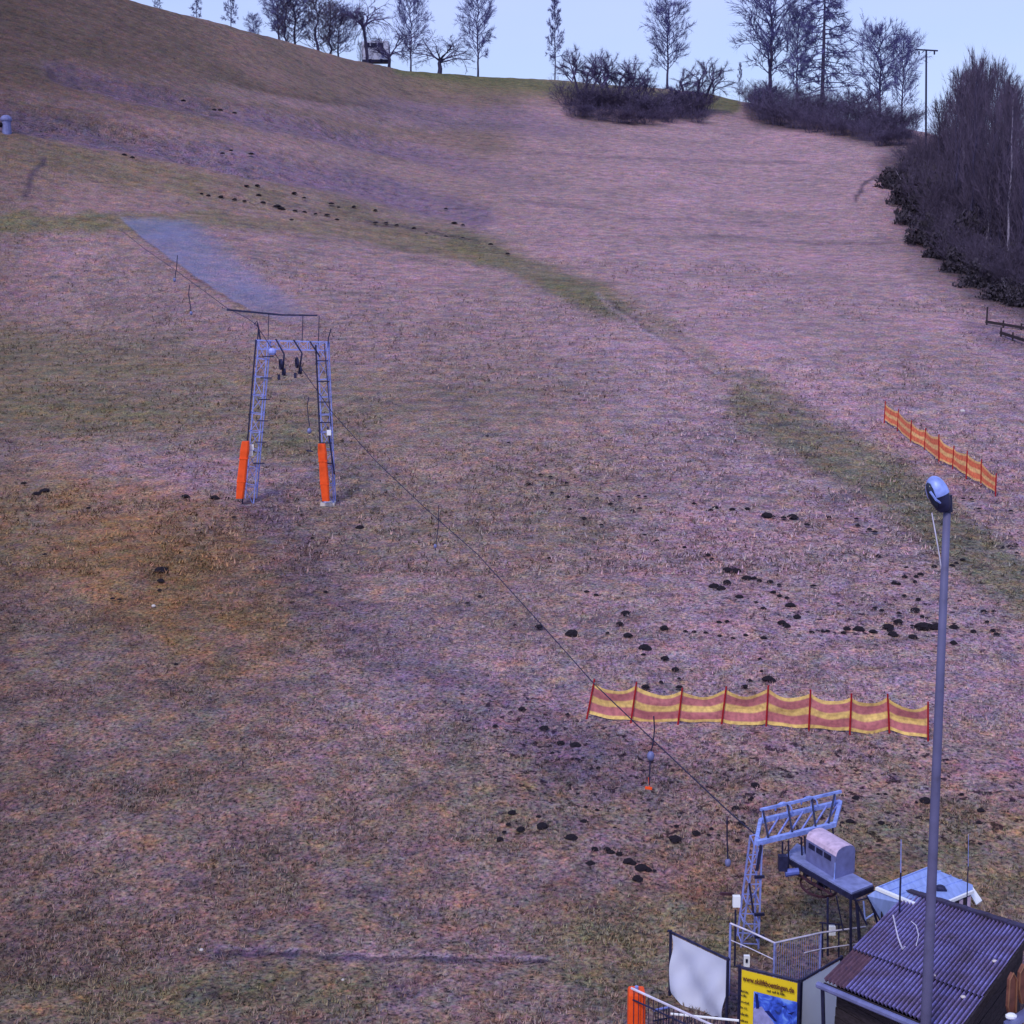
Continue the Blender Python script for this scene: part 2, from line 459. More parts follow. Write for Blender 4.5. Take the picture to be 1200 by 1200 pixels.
    c = mixc(c, C_LITTER * 1.3, cap(p, r, [(672, 128), (740, 134), (820, 134)], 10, 1, 0.8))
    c = mixc(c, C_LITTER * 1.2, cap(p, r, [(885, 132), (960, 148), (1060, 162)], 12, 1, 0.9))
    c = mixc(c, C_PURPLE * 0.9, ell(p, r, 1180, 400, 50, 14, 20, 0.6))
    c = mixc(c, C_DARK * 1.3, ell(p, r, 1000, 1180, 150, 60, 0, 0.6))
    return c

# ------------------------------------------------------------ ground mesh
gu = np.concatenate([np.linspace(-1.5, -0.47, 40, endpoint=False), np.linspace(-0.47, 0.47, 470), np.linspace(0.47, 1.5, 41)[1:]])
gs = np.concatenate([np.linspace(math.log(2.0), math.log(19), 26, endpoint=False), np.linspace(math.log(19), math.log(245), 560),
                     np.linspace(math.log(245), math.log(1500), 30)[1:]])
U, S = np.meshgrid(gu, gs)
Y = np.exp(S).ravel(); X = (U.ravel()) * (Y + 8.0 * np.exp(-Y / 12.0))
Z = height(X, Y)
gpx, grow = project(X, Y, Z)
near = np.clip((60 - Y) / 30, 0, 1); amp_far = np.clip((Y - 25) / 60, 0, 1)
Zb = Z.copy()
Z = Z + near * (0.035 * vnoise(X / 0.22, Y / 0.22, 1) + 0.05 * vnoise(X / 0.55, Y / 0.55, 2)) + 0.10 * vnoise(X / 1.6, Y / 1.6, 5) \
    + amp_far * (0.16 * vnoise(X / 3.2, Y / 3.2, 6) + 0.10 * vnoise(X / 1.1, Y / 1.1, 7)) + 0.45 * amp_far * vnoise(X / 14, Y / 9, 9)
band = cap(gpx, grow, [(70, 88), (150, 108), (300, 138), (430, 165), (570, 198), (720, 240)], 12, 1.4) + \
    cap(gpx, grow, [(-100, 120), (20, 140), (150, 162), (300, 192), (420, 214), (560, 255)], 18, 1.4)
band = band * np.clip((600 - gpx) / 220, 0, 1) * np.clip(0.85 + 0.9 * vnoise(X / 7, Y / 4, 61), 0, 1.2)
Z = Z - band * (0.45 + 1.3 * (vnoise(X / 1.3, Y / 1.3, 15) + 0.5) * 0.6)
nr, nc = U.shape
idx = np.arange(nr * nc).reshape(nr, nc)
F = np.stack([idx[:-1, :-1].ravel(), idx[:-1, 1:].ravel(), idx[1:, 1:].ravel(), idx[1:, :-1].ravel()], 1)
gm, n, l, b = new_mat('dry_winter_grass')
b.inputs['Roughness'].default_value = 0.95
b.inputs['Specular IOR Level'].default_value = 0.08
at = n.new('ShaderNodeAttribute'); at.attribute_name = 'tint'
tcx = n.new('ShaderNodeTexCoord')
def noise(scale, detail, rough=0.6, vec=None):
    q = n.new('ShaderNodeTexNoise'); q.inputs['Scale'].default_value = scale; q.inputs['Detail'].default_value = detail; q.inputs['Roughness'].default_value = rough
    l.new(vec or tcx.outputs['Object'], q.inputs['Vector']); return q
def ramp(src, stops):
    q = n.new('ShaderNodeValToRGB'); e = q.color_ramp.elements
    e[0].position = stops[0][0]; e[0].color = (*stops[0][1], 1); e[1].position = stops[-1][0]; e[1].color = (*stops[-1][1], 1)
    for p_, c_ in stops[1:-1]:
        k_ = e.new(p_); k_.color = (*c_, 1)
    l.new(src, q.inputs['Fac']); return q
def mul(a, b_, fac=1.0):
    q = n.new('ShaderNodeMix'); q.data_type = 'RGBA'; q.blend_type = 'MULTIPLY'; q.inputs[0].default_value = fac
    l.new(a, q.inputs[6]); l.new(b_, q.inputs[7]); return q.outputs[2]
fine = ramp(noise(7.0, 8, 0.72).outputs['Fac'], [(0.30, (0.30, 0.28, 0.42)), (0.47, (0.88, 0.86, 0.92)), (0.56, (1.08, 1.05, 1.05)), (0.70, (1.75, 1.62, 1.6))])
mid = ramp(noise(1.1, 6, 0.62).outputs['Fac'], [(0.30, (0.62, 0.64, 0.70)), (0.5, (1.0, 1.0, 1.0)), (0.70, (1.32, 1.24, 1.22))])
hue = ramp(noise(2.3, 4, 0.6).outputs['Fac'], [(0.32, (1.20, 1.03, 0.78)), (0.5, (1.0, 1.0, 1.0)), (0.68, (0.92, 0.96, 1.16))])
big = ramp(noise(0.11, 5, 0.6).outputs['Fac'], [(0.32, (0.80, 0.84, 0.84)), (0.5, (1.0, 1.0, 1.0)), (0.68, (1.16, 1.08, 1.14))])
# contour-wise streaks left by mowing and water
mps = n.new('ShaderNodeMapping'); mps.inputs['Scale'].default_value = (0.22, 1.7, 1.0); mps.inputs['Rotation'].default_value = (0, 0, 0.10)
l.new(tcx.outputs['Object'], mps.inputs['Vector'])
strk = ramp(noise(1.0, 5, 0.65, mps.outputs[0]).outputs['Fac'], [(0.34, (0.82, 0.82, 0.84)), (0.5, (1, 1, 1)), (0.66, (1.10, 1.08, 1.10))])
def tinted(scale, detail, gain):
    q = noise(scale, detail, 0.6); v1 = n.new('ShaderNodeVectorMath'); v1.operation = 'MULTIPLY_ADD'
    v1.inputs[1].default_value = (gain,) * 3; v1.inputs[2].default_value = (1 - gain * 0.5,) * 3
    l.new(q.outputs['Color'], v1.inputs[0]); v2 = n.new('ShaderNodeVectorMath'); v2.operation = 'MAXIMUM'; v2.inputs[1].default_value = (0.12,) * 3
    l.new(v1.outputs[0], v2.inputs[0]); return v2.outputs[0]
speck = ramp(noise(13.0, 3, 0.7).outputs['Fac'], [(0.34, (0.10, 0.10, 0.16)), (0.42, (0.72, 0.72, 0.78)), (0.5, (1.02, 1.0, 1.0)), (0.62, (1.5, 1.45, 1.45))])
c1 = mul(at.outputs['Color'], fine.outputs['Color'], 0.9)
c1 = mul(c1, speck.outputs['Color']); c1 = mul(c1, tinted(10.0, 3, 0.85)); c1 = mul(c1, tinted(1.3, 3, 0.6))
c1 = mul(c1, mid.outputs['Color']); c1 = mul(c1, hue.outputs['Color']); c1 = mul(c1, big.outputs['Color']); c1 = mul(c1, strk.outputs['Color'])
l.new(c1, b.inputs['Base Color'])
bp = n.new('ShaderNodeBump'); bp.inputs['Strength'].default_value = 0.8; bp.inputs['Distance'].default_value = 0.06
l.new(noise(9.0, 8, 0.75).outputs['Fac'], bp.inputs['Height']); l.new(bp.outputs[0], b.inputs['Normal'])
at2 = n.new('ShaderNodeAttribute'); at2.attribute_name = 'rough_patch'
vb = n.new('ShaderNodeTexNoise'); vb.inputs['Scale'].default_value = 4.2; vb.inputs['Detail'].default_value = 3; vb.inputs['Roughness'].default_value = 0.6
l.new(tcx.outputs['Object'], vb.inputs['Vector'])
vr = ramp(vb.outputs['Fac'], [(0.575, (1, 1, 1)), (0.63, (0.20, 0.18, 0.24))])
mb2 = n.new('ShaderNodeMix'); mb2.data_type = 'RGBA'; mb2.blend_type = 'MULTIPLY'
l.new(at2.outputs['Fac'], mb2.inputs[0]); l.new(c1, mb2.inputs[6]); l.new(vr.outputs['Color'], mb2.inputs[7]); l.new(mb2.outputs[2], b.inputs['Base Color'])
me = raw_mesh('grass_slope', np.stack([X, Y, Z], 1), F, [gm], True)
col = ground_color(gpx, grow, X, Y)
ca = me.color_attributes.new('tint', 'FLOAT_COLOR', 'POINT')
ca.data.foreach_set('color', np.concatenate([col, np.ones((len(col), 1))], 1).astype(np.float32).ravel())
rough = np.clip(ell(gpx, grow, 1000, 930, 230, 60, 3, 1.0) + ell(gpx, grow, 640, 870, 130, 50, 20, 0.9) + ell(gpx, grow, 700, 940, 160, 60, 0, 0.5) + 0.8 * band
    + ell(gpx, grow, 360, 660, 60, 110, -25, 0.6) + 0.25 * (grow > 700) + ell(gpx, grow, 1000, 680, 220, 80, 5, 0.8) + 0.9 * cap(gpx, grow, [(255, 228), (330, 242), (430, 258), (500, 270), (590, 296)], 6) + ell(gpx, grow, 660, 560, 120, 40, 15, 0.7) + ell(gpx, grow, 860, 520, 90, 40, 10, 0.6), 0, 1)
ra = me.attributes.new('rough_patch', 'FLOAT', 'POINT'); ra.data.foreach_set('value', rough.astype(np.float32))
ground = bpy.data.objects.new('grass_slope', me); COL.objects.link(ground)
tag(ground, kind='structure')

# ------------------------------------------------------------ dry grass tufts near the foot of the slope
def tufts(name, N, y0, y1, size, nb, seed, m):
    rs = np.random.RandomState(seed)
    y = np.exp(rs.uniform(math.log(y0), math.log(y1), N)); x = rs.uniform(-0.46, 0.46, N) * y
    keep = vnoise(x / 1.4, y / 1.4, seed + 3) + 0.5 > rs.uniform(0, 0.8, N)
    x, y = x[keep], y[keep]
    z = height(x, y); px_, row_ = project(x, y, z)
    c = ground_color(px_, row_, x, y)
    k = len(x)
    f = rs.choice([0.42, 0.65, 1.0, 1.35, 1.7], k, p=[0.22, 0.2, 0.24, 0.2, 0.14])
    c = c * f[:, None] * np.stack([rs.uniform(0.85, 1.2, k), rs.uniform(0.9, 1.08, k), rs.uniform(0.8, 1.2, k)], 1)
    V = np.zeros((k, nb, 3, 3)); 
    for j in range(nb):
        a = rs.uniform(0, 2 * np.pi, k); ln = size * rs.uniform(0.5, 1.3, k); el = rs.uniform(0.15, 1.0, k)
        w = size * 0.16
        bx = x + rs.normal(0, size * 0.35, k); by = y + rs.normal(0, size * 0.35, k)
        ox, oy = -np.sin(a) * w, np.cos(a) * w
        V[:, j, 0] = np.stack([bx - ox, by - oy, z - 0.01], 1)
        V[:, j, 1] = np.stack([bx + ox, by + oy, z - 0.01], 1)
        V[:, j, 2] = np.stack([bx + np.cos(a) * np.cos(el) * ln, by + np.sin(a) * np.cos(el) * ln, z + np.sin(el) * ln + 0.02], 1)
    V = V.reshape(-1, 3); Fc = np.arange(len(V)).reshape(-1, 3)
    me = raw_mesh(name, V, Fc, [m])
    cc = np.repeat(c, nb * 3, 0)
    ca = me.color_attributes.new('tint', 'FLOAT_COLOR', 'POINT')
    ca.data.foreach_set('color', np.concatenate([cc, np.ones((len(cc), 1))], 1).astype(np.float32).ravel())
    o = bpy.data.objects.new(name, me); COL.objects.link(o)
    return o
tm, n, l, b = new_mat('dry_grass_blades')
at = n.new('ShaderNodeAttribute'); at.attribute_name = 'tint'
l.new(at.outputs['Color'], b.inputs['Base Color']); b.inputs['Roughness'].default_value = 0.9; b.inputs['Specular IOR Level'].default_value = 0.1
tag(tufts('dry_grass', 60000, 19, 46, 0.075, 4, 21, tm), 'matted dry winter grass in small tufts over the near slope', 'grass', kind='stuff')
tag(tufts('dry_grass', 45000, 44, 110, 0.16, 3, 22, tm), 'matted dry grass tufts over the middle slope below the wood', 'grass', kind='stuff')

# ------------------------------------------------------------ trees
def rot_about(v, axis, a):
    return Matrix.Rotation(a, 3, axis) @ v
class TreeGen:
    def __init__(s, seed):
        s.r = random.Random(seed); s.tww = 1.0; s.tr = MB(); s.tw = []   # tw: twig triangles
        s.cr = MB()
    def twig(s, p, d, L, w):
        r = s.r
        side = d.cross(Vector((r.uniform(-1, 1), r.uniform(-1, 1), r.uniform(-1, 1)))).normalized() * w
        q = p + d * L
        s.tw.append((p - side, p + side, q))
    def branch(s, p, d, L, rad, lvl, maxl, spread, up, gnarl, ntw, twl):
        r = s.r
        nseg = 4 if lvl < 2 else 3
        pts = [p.copy()]; rr = [rad]
        for i in range(nseg):
            d = (d + Vector((r.gauss(0, gnarl), r.gauss(0, gnarl), r.gauss(0, gnarl) + up))).normalized()
            p = p + d * (L / nseg); pts.append(p.copy()); rr.append(rad * (1 - 0.75 * (i + 1) / nseg))
        mb = s.cr
        mb.path(pts, rr, 4 if lvl < 2 else 3)
        if lvl >= maxl:
            for i in range(ntw):
                k = r.uniform(0.1, 1.0) * nseg; j = min(int(k), nseg - 1); q = pts[j].lerp(pts[j + 1], k - j)
                dd = (d + Vector((r.gauss(0, spread), r.gauss(0, spread), r.gauss(0, spread) + up * 1.5))).normalized()
                s.twig(q, dd, twl * r.uniform(0.5, 1.3), (0.012 + 0.008 * twl) * s.tww)
            return
        nb = 5 if lvl == 0 else 4
        for i in range(nb):
            k = (0.25 + 0.75 * (i + r.random()) / nb) * nseg; j = min(int(k), nseg - 1); q = pts[j].lerp(pts[j + 1], k - j)
            ax = d.cross(Vector((r.uniform(-1, 1), r.uniform(-1, 1), r.uniform(-1, 1)))).normalized()
            dd = rot_about(d, ax, r.uniform(0.35, 1.0) * spread * 1.6)
            s.branch(q, dd, L * r.uniform(0.45, 0.7), rad * 0.45, lvl + 1, maxl, spread, up, gnarl, ntw, twl)
    def meshes(s, name, bark, twig):
        ta = MB(); ta.v, ta.f, ta.mi = s.tr.v, s.tr.f, s.tr.mi
        a = bpy.data.meshes.new(name + '_trunk'); a.from_pydata(ta.v, [], ta.f); a.materials.append(bark); a.update()
        V = [tuple(v) for v in s.cr.v]; Fs = list(s.cr.f)
        for t in s.tw:
            o = len(V); V += [tuple(v) for v in t]; Fs.append((o, o + 1, o + 2))
        c = bpy.data.meshes.new(name + '_crown'); c.from_pydata(V, [], Fs); c.materials.append(twig); c.update()
        return a, c
def gen_tree(kind, seed):
    """a bare tree about 10 m tall; scaled when placed"""
    g = TreeGen(seed); r = g.r; H = 10.0
    g.tww = {'oval': 1.15, 'slim': 1.4, 'larch': 1.3}.get(kind, 1.0)
    if kind == 'oval':        # tall oval crown round a leader
        pts = [Vector((0, 0, -0.6))]; rr = [0.19]
        for i in range(1, 11):
            pts.append(Vector((r.gauss(0, 0.06) * i / 3, r.gauss(0, 0.06) * i / 3, H * 0.93 * i / 10))); rr.append(0.17 * (1 - 0.085 * i))
        g.tr.path(pts, rr, 7)
        for i in range(34):
            t = 0.24 + 0.74 * i / 34; z = H * 0.93 * t; a = i * 2.4 + r.uniform(-.4, .4)
            prof = math.sin(min(1.0, (t - 0.12) / 0.88) * math.pi * 0.93) ** 0.7
            L = 3.1 * max(prof, 0.3) * r.uniform(0.75, 1.05)
            k = t * 10; j = min(int(k), 9); q = pts[j].lerp(pts[j + 1], k - j)
            g.branch(q, Vector((math.cos(a), math.sin(a), 0.75)).normalized(), L, 0.06, 1, 3, 0.50, 0.05, 0.10, 11, 0.62)
    elif kind == 'slim':      # narrow with short side limbs, some drooping
        pts = [Vector((0, 0, -0.6))] + [Vector((r.gauss(0, 0.05), r.gauss(0, 0.05), H * 0.97 * i / 9)) for i in range(1, 10)]
        g.tr.path(pts, [0.14 * (1 - 0.09 * i) for i in range(10)], 6)
        for i in range(30):
            t = 0.25 + 0.72 * i / 30; a = i * 2.4; L = 1.7 * (1 - 0.55 * t) * r.uniform(0.6, 1.3)
            k = t * 9; j = min(int(k), 8); q = pts[j].lerp(pts[j + 1], k - j)
            g.branch(q, Vector((math.cos(a), math.sin(a), 0.9 * t)).normalized(), L, 0.04, 1, 3, 0.5, -0.03 + 0.12 * t, 0.12, 11, 0.45)
    elif kind == 'apple':     # short trunk, wide crooked crown
        g.tr.path([Vector((0, 0, -0.6)), Vector((0.15, 0, 1.3)), Vector((0, 0.1, 2.6)), Vector((0.25, 0, 3.6))], [0.42, 0.34, 0.3, 0.26], 7)
        for i in range(9):
            a = i * 2 * math.pi / 9 + r.uniform(-.2, .2)
            g.branch(Vector((0.15, 0, r.uniform(2.6, 3.6))), Vector((math.cos(a), math.sin(a), r.uniform(0.5, 1.5))).normalized(), r.uniform(4.3, 5.6), 0.17, 0, 2, 0.62, -0.03, 0.2, 12, 0.95)
    elif kind == 'umbrella':  # flat domed drooping crown
        g.tr.path([Vector((0, 0, -0.6)), Vector((-0.1, 0, 2)), Vector((0.2, 0, 4.5)), Vector((0.5, 0, 6.3))], [0.36, 0.3, 0.26, 0.22], 7)
        for i in range(12):
            a = i * 2 * math.pi / 12 + r.uniform(-.2, .2)
            g.branch(Vector((0.5, 0, r.uniform(5.6, 6.4))), Vector((math.cos(a), math.sin(a), r.uniform(0.7, 1.9))).normalized(), r.uniform(3.2, 4.4), 0.16, 0, 2, 0.5, -0.13, 0.16, 12, 0.9)
    elif kind == 'larch':     # straight leader and level whorls
        g.tr.path([Vector((0, 0, -0.6)), Vector((0, 0, 5)), Vector((0.05, 0, H * 0.99))], [0.2, 0.12, 0.02], 7)
        for i in range(76):
            t = 0.14 + 0.84 * i / 76; a = i * 2.4 + r.uniform(-.5, .5); L = 2.9 * (1 - t) ** 0.75 * r.uniform(0.6, 1.15) + 0.25
            g.branch(Vector((0, 0, H * t)), Vector((math.cos(a), math.sin(a), -0.12)).normalized(), L, 0.05, 2, 3, 0.5, 0.02, 0.07, 22, 0.6)
    elif kind == 'forest':    # drawn-up woodland tree, fine dense top
        pts = [Vector((0, 0, -0.8))] + [Vector((r.gauss(0, 0.12), r.gauss(0, 0.12), H * 0.95 * i / 8)) for i in range(1, 9)]
        g.tr.path(pts, [0.15 * (1 - 0.1 * i) for i in range(9)], 6)
        for i in range(40):
            t = 0.12 + 0.86 * i / 40; a = i * 2.4 + r.uniform(-.5, .5)
            L = (1.2 + 1.6 * math.sin(min(1, t * 1.1) * math.pi)) * r.uniform(0.6, 1.2)
            k = t * 8; j = min(int(k), 7); q = pts[j].lerp(pts[j + 1], k - j)
            g.branch(q, Vector((math.cos(a), math.sin(a), 1.3)).normalized(), L, 0.035, 2, 3, 0.42, 0.10, 0.08, 14, 0.62)
    elif kind == 'thicket':   # many upright stems
        g.tr.path([Vector((0, 0, -0.5)), Vector((0, 0, 1.2))], [0.12, 0.08], 5)
        for i in range(26):
            a = r.uniform(0, 2 * math.pi); rad = r.uniform(0.1, 2.6)
            g.branch(Vector((math.cos(a) * rad, math.sin(a) * rad, -0.3)), Vector((math.cos(a) * 0.25, math.sin(a) * 0.25, 1)).normalized(),
                     r.uniform(5.5, 9.5) * (1 - 0.1 * rad), 0.07, 1, 3, 0.45, 0.08, 0.1, 12, 1.1)
    elif kind == 'clump':     # two or three leaning stems with cauliflower tops
        for sx in (-1.4, 0.3, 1.5):
            top = Vector((sx * 1.5, r.uniform(-1, 1), r.uniform(4.8, 6)))
            g.tr.path([Vector((sx * 0.3, 0, -0.6)), Vector((sx * 0.9, 0, 2.5)), top], [0.26, 0.2, 0.14], 6)
            for i in range(8):
                a = i * 0.9
                g.branch(top - Vector((0, 0, r.uniform(0, 3.4))), Vector((math.cos(a), math.sin(a), r.uniform(0.6, 2.2))).normalized(), r.uniform(2.2, 3.6), 0.11, 1, 2, 0.6, 0.02, 0.2, 60, 0.85)
    return g
TREE = {}
for kind, seeds, bk, tw in (('oval', (1, 2, 3), 'bark', 'twig_far'), ('slim', (4, 5), 'bark', 'twig_far'), ('apple', (6,), 'bark', 'twig'),
                            ('umbrella', (7,), 'bark', 'twig'), ('larch', (8,), 'bark', 'twig_far'), ('forest', (9, 10, 11, 12), 'bark', 'twig_dark'),
                            ('thicket', (13, 14, 15), 'bark', 'twig_thicket'), ('clump', (16, 17), 'bark', 'twig')):
    TREE[kind] = [gen_tree(kind, s_).meshes(kind + '_tree', M[bk], M[tw]) for s_ in seeds]
TREE['undergrowth'] = []
for a_, c_ in TREE['thicket']:
    c2_ = c_.copy(); c2_.materials.clear(); c2_.materials.append(M['twig_dark']); TREE['undergrowth'].append((a_, c2_))
# pale-stemmed variant shares the crown of a forest tree
_pale = TREE['forest'][1][0].copy(); _pale.materials.clear(); _pale.materials.append(M['bark_pale'])
TREE['birch'] = [(_pale, TREE['forest'][1][1]), (_pale, TREE['forest'][2][1])]
def tree(kind, base, H, W, name, label, cat='tree', group=None, lean=0.0, v=None, wref=6.0):
    a, c = TREE[kind][(v if v is not None else random.randrange(99)) % len(TREE[kind])]
    o = thing(name, label, cat, base, group)
    o.rotation_euler = (0, lean, random.uniform(0, 6.28)) if kind not in ('apple', 'umbrella', 'clump') else (0, lean, random.choice((0, 0.4, 3.3)))
    s_ = H / 10.0; o.scale = (W / wref, W / wref, s_)
    t = bpy.data.objects.new('trunk', a); COL.objects.link(t); t.parent = o
    k = bpy.data.objects.new('crown', c); COL.objects.link(k); k.parent = o
    return o
def tree_px(kind, px, toprow, wpx, D, name, label, cat='tree', group=None, **kw):
    base = T(px, D); topz = P(px, toprow, D).z
    mpp = D / FPX
    return tree(kind, base, max(topz - base.z, 1.0), wpx * mpp, name, label, cat, group, **kw)

# skyline trees, left to right
for a in (
    ('slim', 188, -12, 16, 190, 'bare_tree', 'leftmost bare treetop just showing above the hill crest'),
    ('slim', 233, -14, 20, 196, 'bare_tree', 'thin bare tree on the crest, second from the left'),
    ('slim', 273, -28, 26, 202, 'bare_tree', 'thin tall bare tree on the crest, third from the left'),
    ('oval', 299, 18, 20, 208, 'bare_tree', 'small faint round bare tree between the thin tree and the dark copse'),
    ('oval', 328, -22, 44, 214, 'bare_tree', 'tall grey bare tree at the left side of the dark copse'),
    ('oval', 347, -16, 58, 216, 'bare_tree', 'tall bare tree in the copse, just left of the darkest tree'),
    ('forest', 372, -4, 84, 214, 'bare_tree', 'darkest and densest tree of the copse on the crest'),
    ('forest', 388, 4, 70, 218, 'bare_tree', 'dark dense tree just right of the darkest tree of the copse'),
    ('forest', 336, 0, 60, 213, 'bare_tree', 'fine-twigged tree low at the left side of the dark copse'),
    ('oval', 397, 8, 46, 222, 'bare_tree', 'bluish bare tree at the right side of the dark copse'),
    ('umbrella', 430, 2, 38, 222, 'umbrella_tree', 'dark tree with a flat domed drooping crown in front of the white caravan'),
    ('apple', 457, 28, 32, 226, 'fruit_tree', 'small crooked tree just right of the white caravan'),
    ('oval', 482, -6, 40, 232, 'bare_tree', 'tall bare tree between the caravan and the low fruit tree'),
    ('apple', 515, 38, 44, 228, 'fruit_tree', 'low wide fruit tree with forked crown on the crest'),
    ('oval', 560, -8, 44, 236, 'bare_tree', 'lone tall oval bare tree, right of the low fruit tree'),
    ('slim', 650, -4, 34, 238, 'bare_tree', 'lone slender ragged bare tree standing left of the hilltop thicket'),
    ('oval', 782, 4, 52, 236, 'bare_tree', 'tall egg-shaped bare tree rising out of the hilltop thicket'),
    ('slim', 867, 74, 12, 240, 'bare_tree', 'tiny thin tree alone in the gap between the two thickets'),
    ('oval', 902, -32, 92, 228, 'bare_tree', 'big spreading bare tree at the left end of the right thicket'),
    ('oval', 934, 12, 44, 226, 'bare_tree', 'mid-sized bare tree between the big spreading tree and the larch'),
    ('larch', 964, -45, 84, 222, 'larch_tree', 'larch with a dark straight stem and level branches on the crest'),
    ('oval', 1032, 34, 66, 212, 'bare_tree', 'round bare tree right of the larch, above the thicket'),
    ('oval', 1058, 44, 44, 208, 'bare_tree', 'bare tree just left of the tall T-shaped pole'),
):
    tree_px(*a)
tree_px('forest', 423, 50, 16, 220, 'conifer_shrub', 'small dark pointed bush directly left of the white caravan', 'bush')
# scrub trees standing in the hilltop thicket
for i, (px, top, w, D, lab) in enumerate((
    (685, 50, 46, 214, 'scrub tree with knotty crown at the left end of the hilltop thicket'),
    (723, 58, 50, 212, 'scrub tree with knotty crown in the middle of the hilltop thicket'),
    (748, 76, 26, 214, 'short scrub tree between the knotty scrub tree and the egg-shaped tree'),
    (800, 98, 30, 212, 'lowest scrub tree in front of the egg-shaped tree'),
    (815, 68, 50, 214, 'scrub tree at the right end of the hilltop thicket'),
    (893, 92, 26, 214, 'scrub tree at the foot of the big spreading tree'),
    (1010, 96, 34, 205, 'scrub tree low in the gap between the larch and the round tree'))):
    tree_px('clump', px, top, w, D, 'scrub_tree', lab, 'tree', 'scrub trees in the hilltop thickets')
rr = random.Random(5)
# thickets: single shrubs
def shrub_row(n_, line, h0, h1, w, lab, grp, D_off=0):
    for i in range(n_):
        t = (i + rr.uniform(-.3, .3)) / max(n_ - 1, 1); t = min(max(t, 0), 1)
        xs = [p_[0] for p_ in line]; ys_ = [p_[1] for p_ in line]
        px = xs[0] + (xs[-1] - xs[0]) * t; row = np.interp(px, xs, ys_) + rr.uniform(-5, 3)
        b_ = G(px, row)
        k = b_.y / FPX
        tree('thicket', b_, rr.uniform(h0, h1) * k, w * k * rr.uniform(0.8, 1.25), 'shrub', lab, 'shrub', grp, wref=7)
shrub_row(15, [(668, 124), (740, 135), (826, 134)], 16, 29, 30, 'bare purple-grey shrub in the hilltop thicket right of the green meadow', 'shrubs of the hilltop thicket')
shrub_row(10, [(672, 134), (740, 143), (818, 140)], 12, 24, 26, 'low bare shrub along the front of the hilltop thicket', 'shrubs along the front of the hilltop thicket')
shrub_row(18, [(884, 126), (960, 143), (1062, 160)], 18, 36, 32, 'bare dark shrub in the thicket below the larch', 'shrubs of the right-hand thicket')
shrub_row(14, [(890, 138), (950, 154), (1058, 174)], 16, 28, 28, 'low dark shrub along the front of the right-hand thicket', 'shrubs along the front of the right-hand thicket')

# wood on the right: every tree its own object
WOOD_EDGE = [(1088, 200), (1092, 235), (1110, 275), (1140, 310), (1185, 340), (1260, 372)]
def in_wood(px, row):
    e = np.interp(row, [p_[1] for p_ in WOOD_EDGE], [p_[0] for p_ in WOOD_EDGE])
    return px > e
placed = 0; tries = 0
while placed < 92 and tries < 3000:
    tries += 1
    px = rr.uniform(1088, 1330); row = rr.uniform(196, 372)
    if not in_wood(px, row): continue
    b_ = G(px, row); k = b_.y / FPX
    top = 92 + 22 * math.sin(px / 17.0) + rr.uniform(-14, 16) + max(0, (1115 - px)) * 1.0
    H = (row - top) * k * rr.uniform(0.82, 1.0)
    if row > 300: H *= rr.uniform(0.55, 0.95)
    birch = rr.random() < 0.14
    front = row > np.interp(px, [p_[0] for p_ in WOOD_EDGE], [p_[1] for p_ in WOOD_EDGE]) - 26
    if birch:
        tree('birch', b_, H, 4.2, 'birch_tree', 'pale-stemmed bare birch in the dark wood at the right', 'tree', 'birches in the right-hand wood')
    else:
        tree('forest', b_, H, rr.uniform(3.8, 5.6), 'woodland_tree', 'bare dark woodland tree on the lower edge of the right-hand wood' if front else 'bare dark woodland tree inside the right-hand wood',
             'tree', 'trees along the edge of the right-hand wood' if front else 'trees inside the right-hand wood')
    placed += 1
for i in range(34):
    t = i / 33.0; row = 205 + t * 160 + rr.uniform(-6, 4)
    px = float(np.interp(row, [p_[1] for p_ in WOOD_EDGE], [p_[0] for p_ in WOOD_EDGE])) + rr.uniform(-22, 20)
    b_ = G(px, row); k = b_.y / FPX
    tree('undergrowth', b_, rr.uniform(26, 52) * k, 30 * k * rr.uniform(0.8, 1.3), 'shrub', 'bare dark shrub at the sloping edge of the right-hand wood', 'shrub', 'undergrowth along the right-hand wood', wref=7)
for i in range(30):
    px = rr.uniform(1095, 1300); row = rr.uniform(205, 350)
    if not in_wood(px, row): continue
    b_ = G(px, row); k = b_.y / FPX
    tree('undergrowth', b_, rr.uniform(40, 80) * k, 46 * k, 'shrub', 'tall bare shrub under the trees of the right-hand wood', 'shrub', 'undergrowth under the right-hand wood', wref=7)
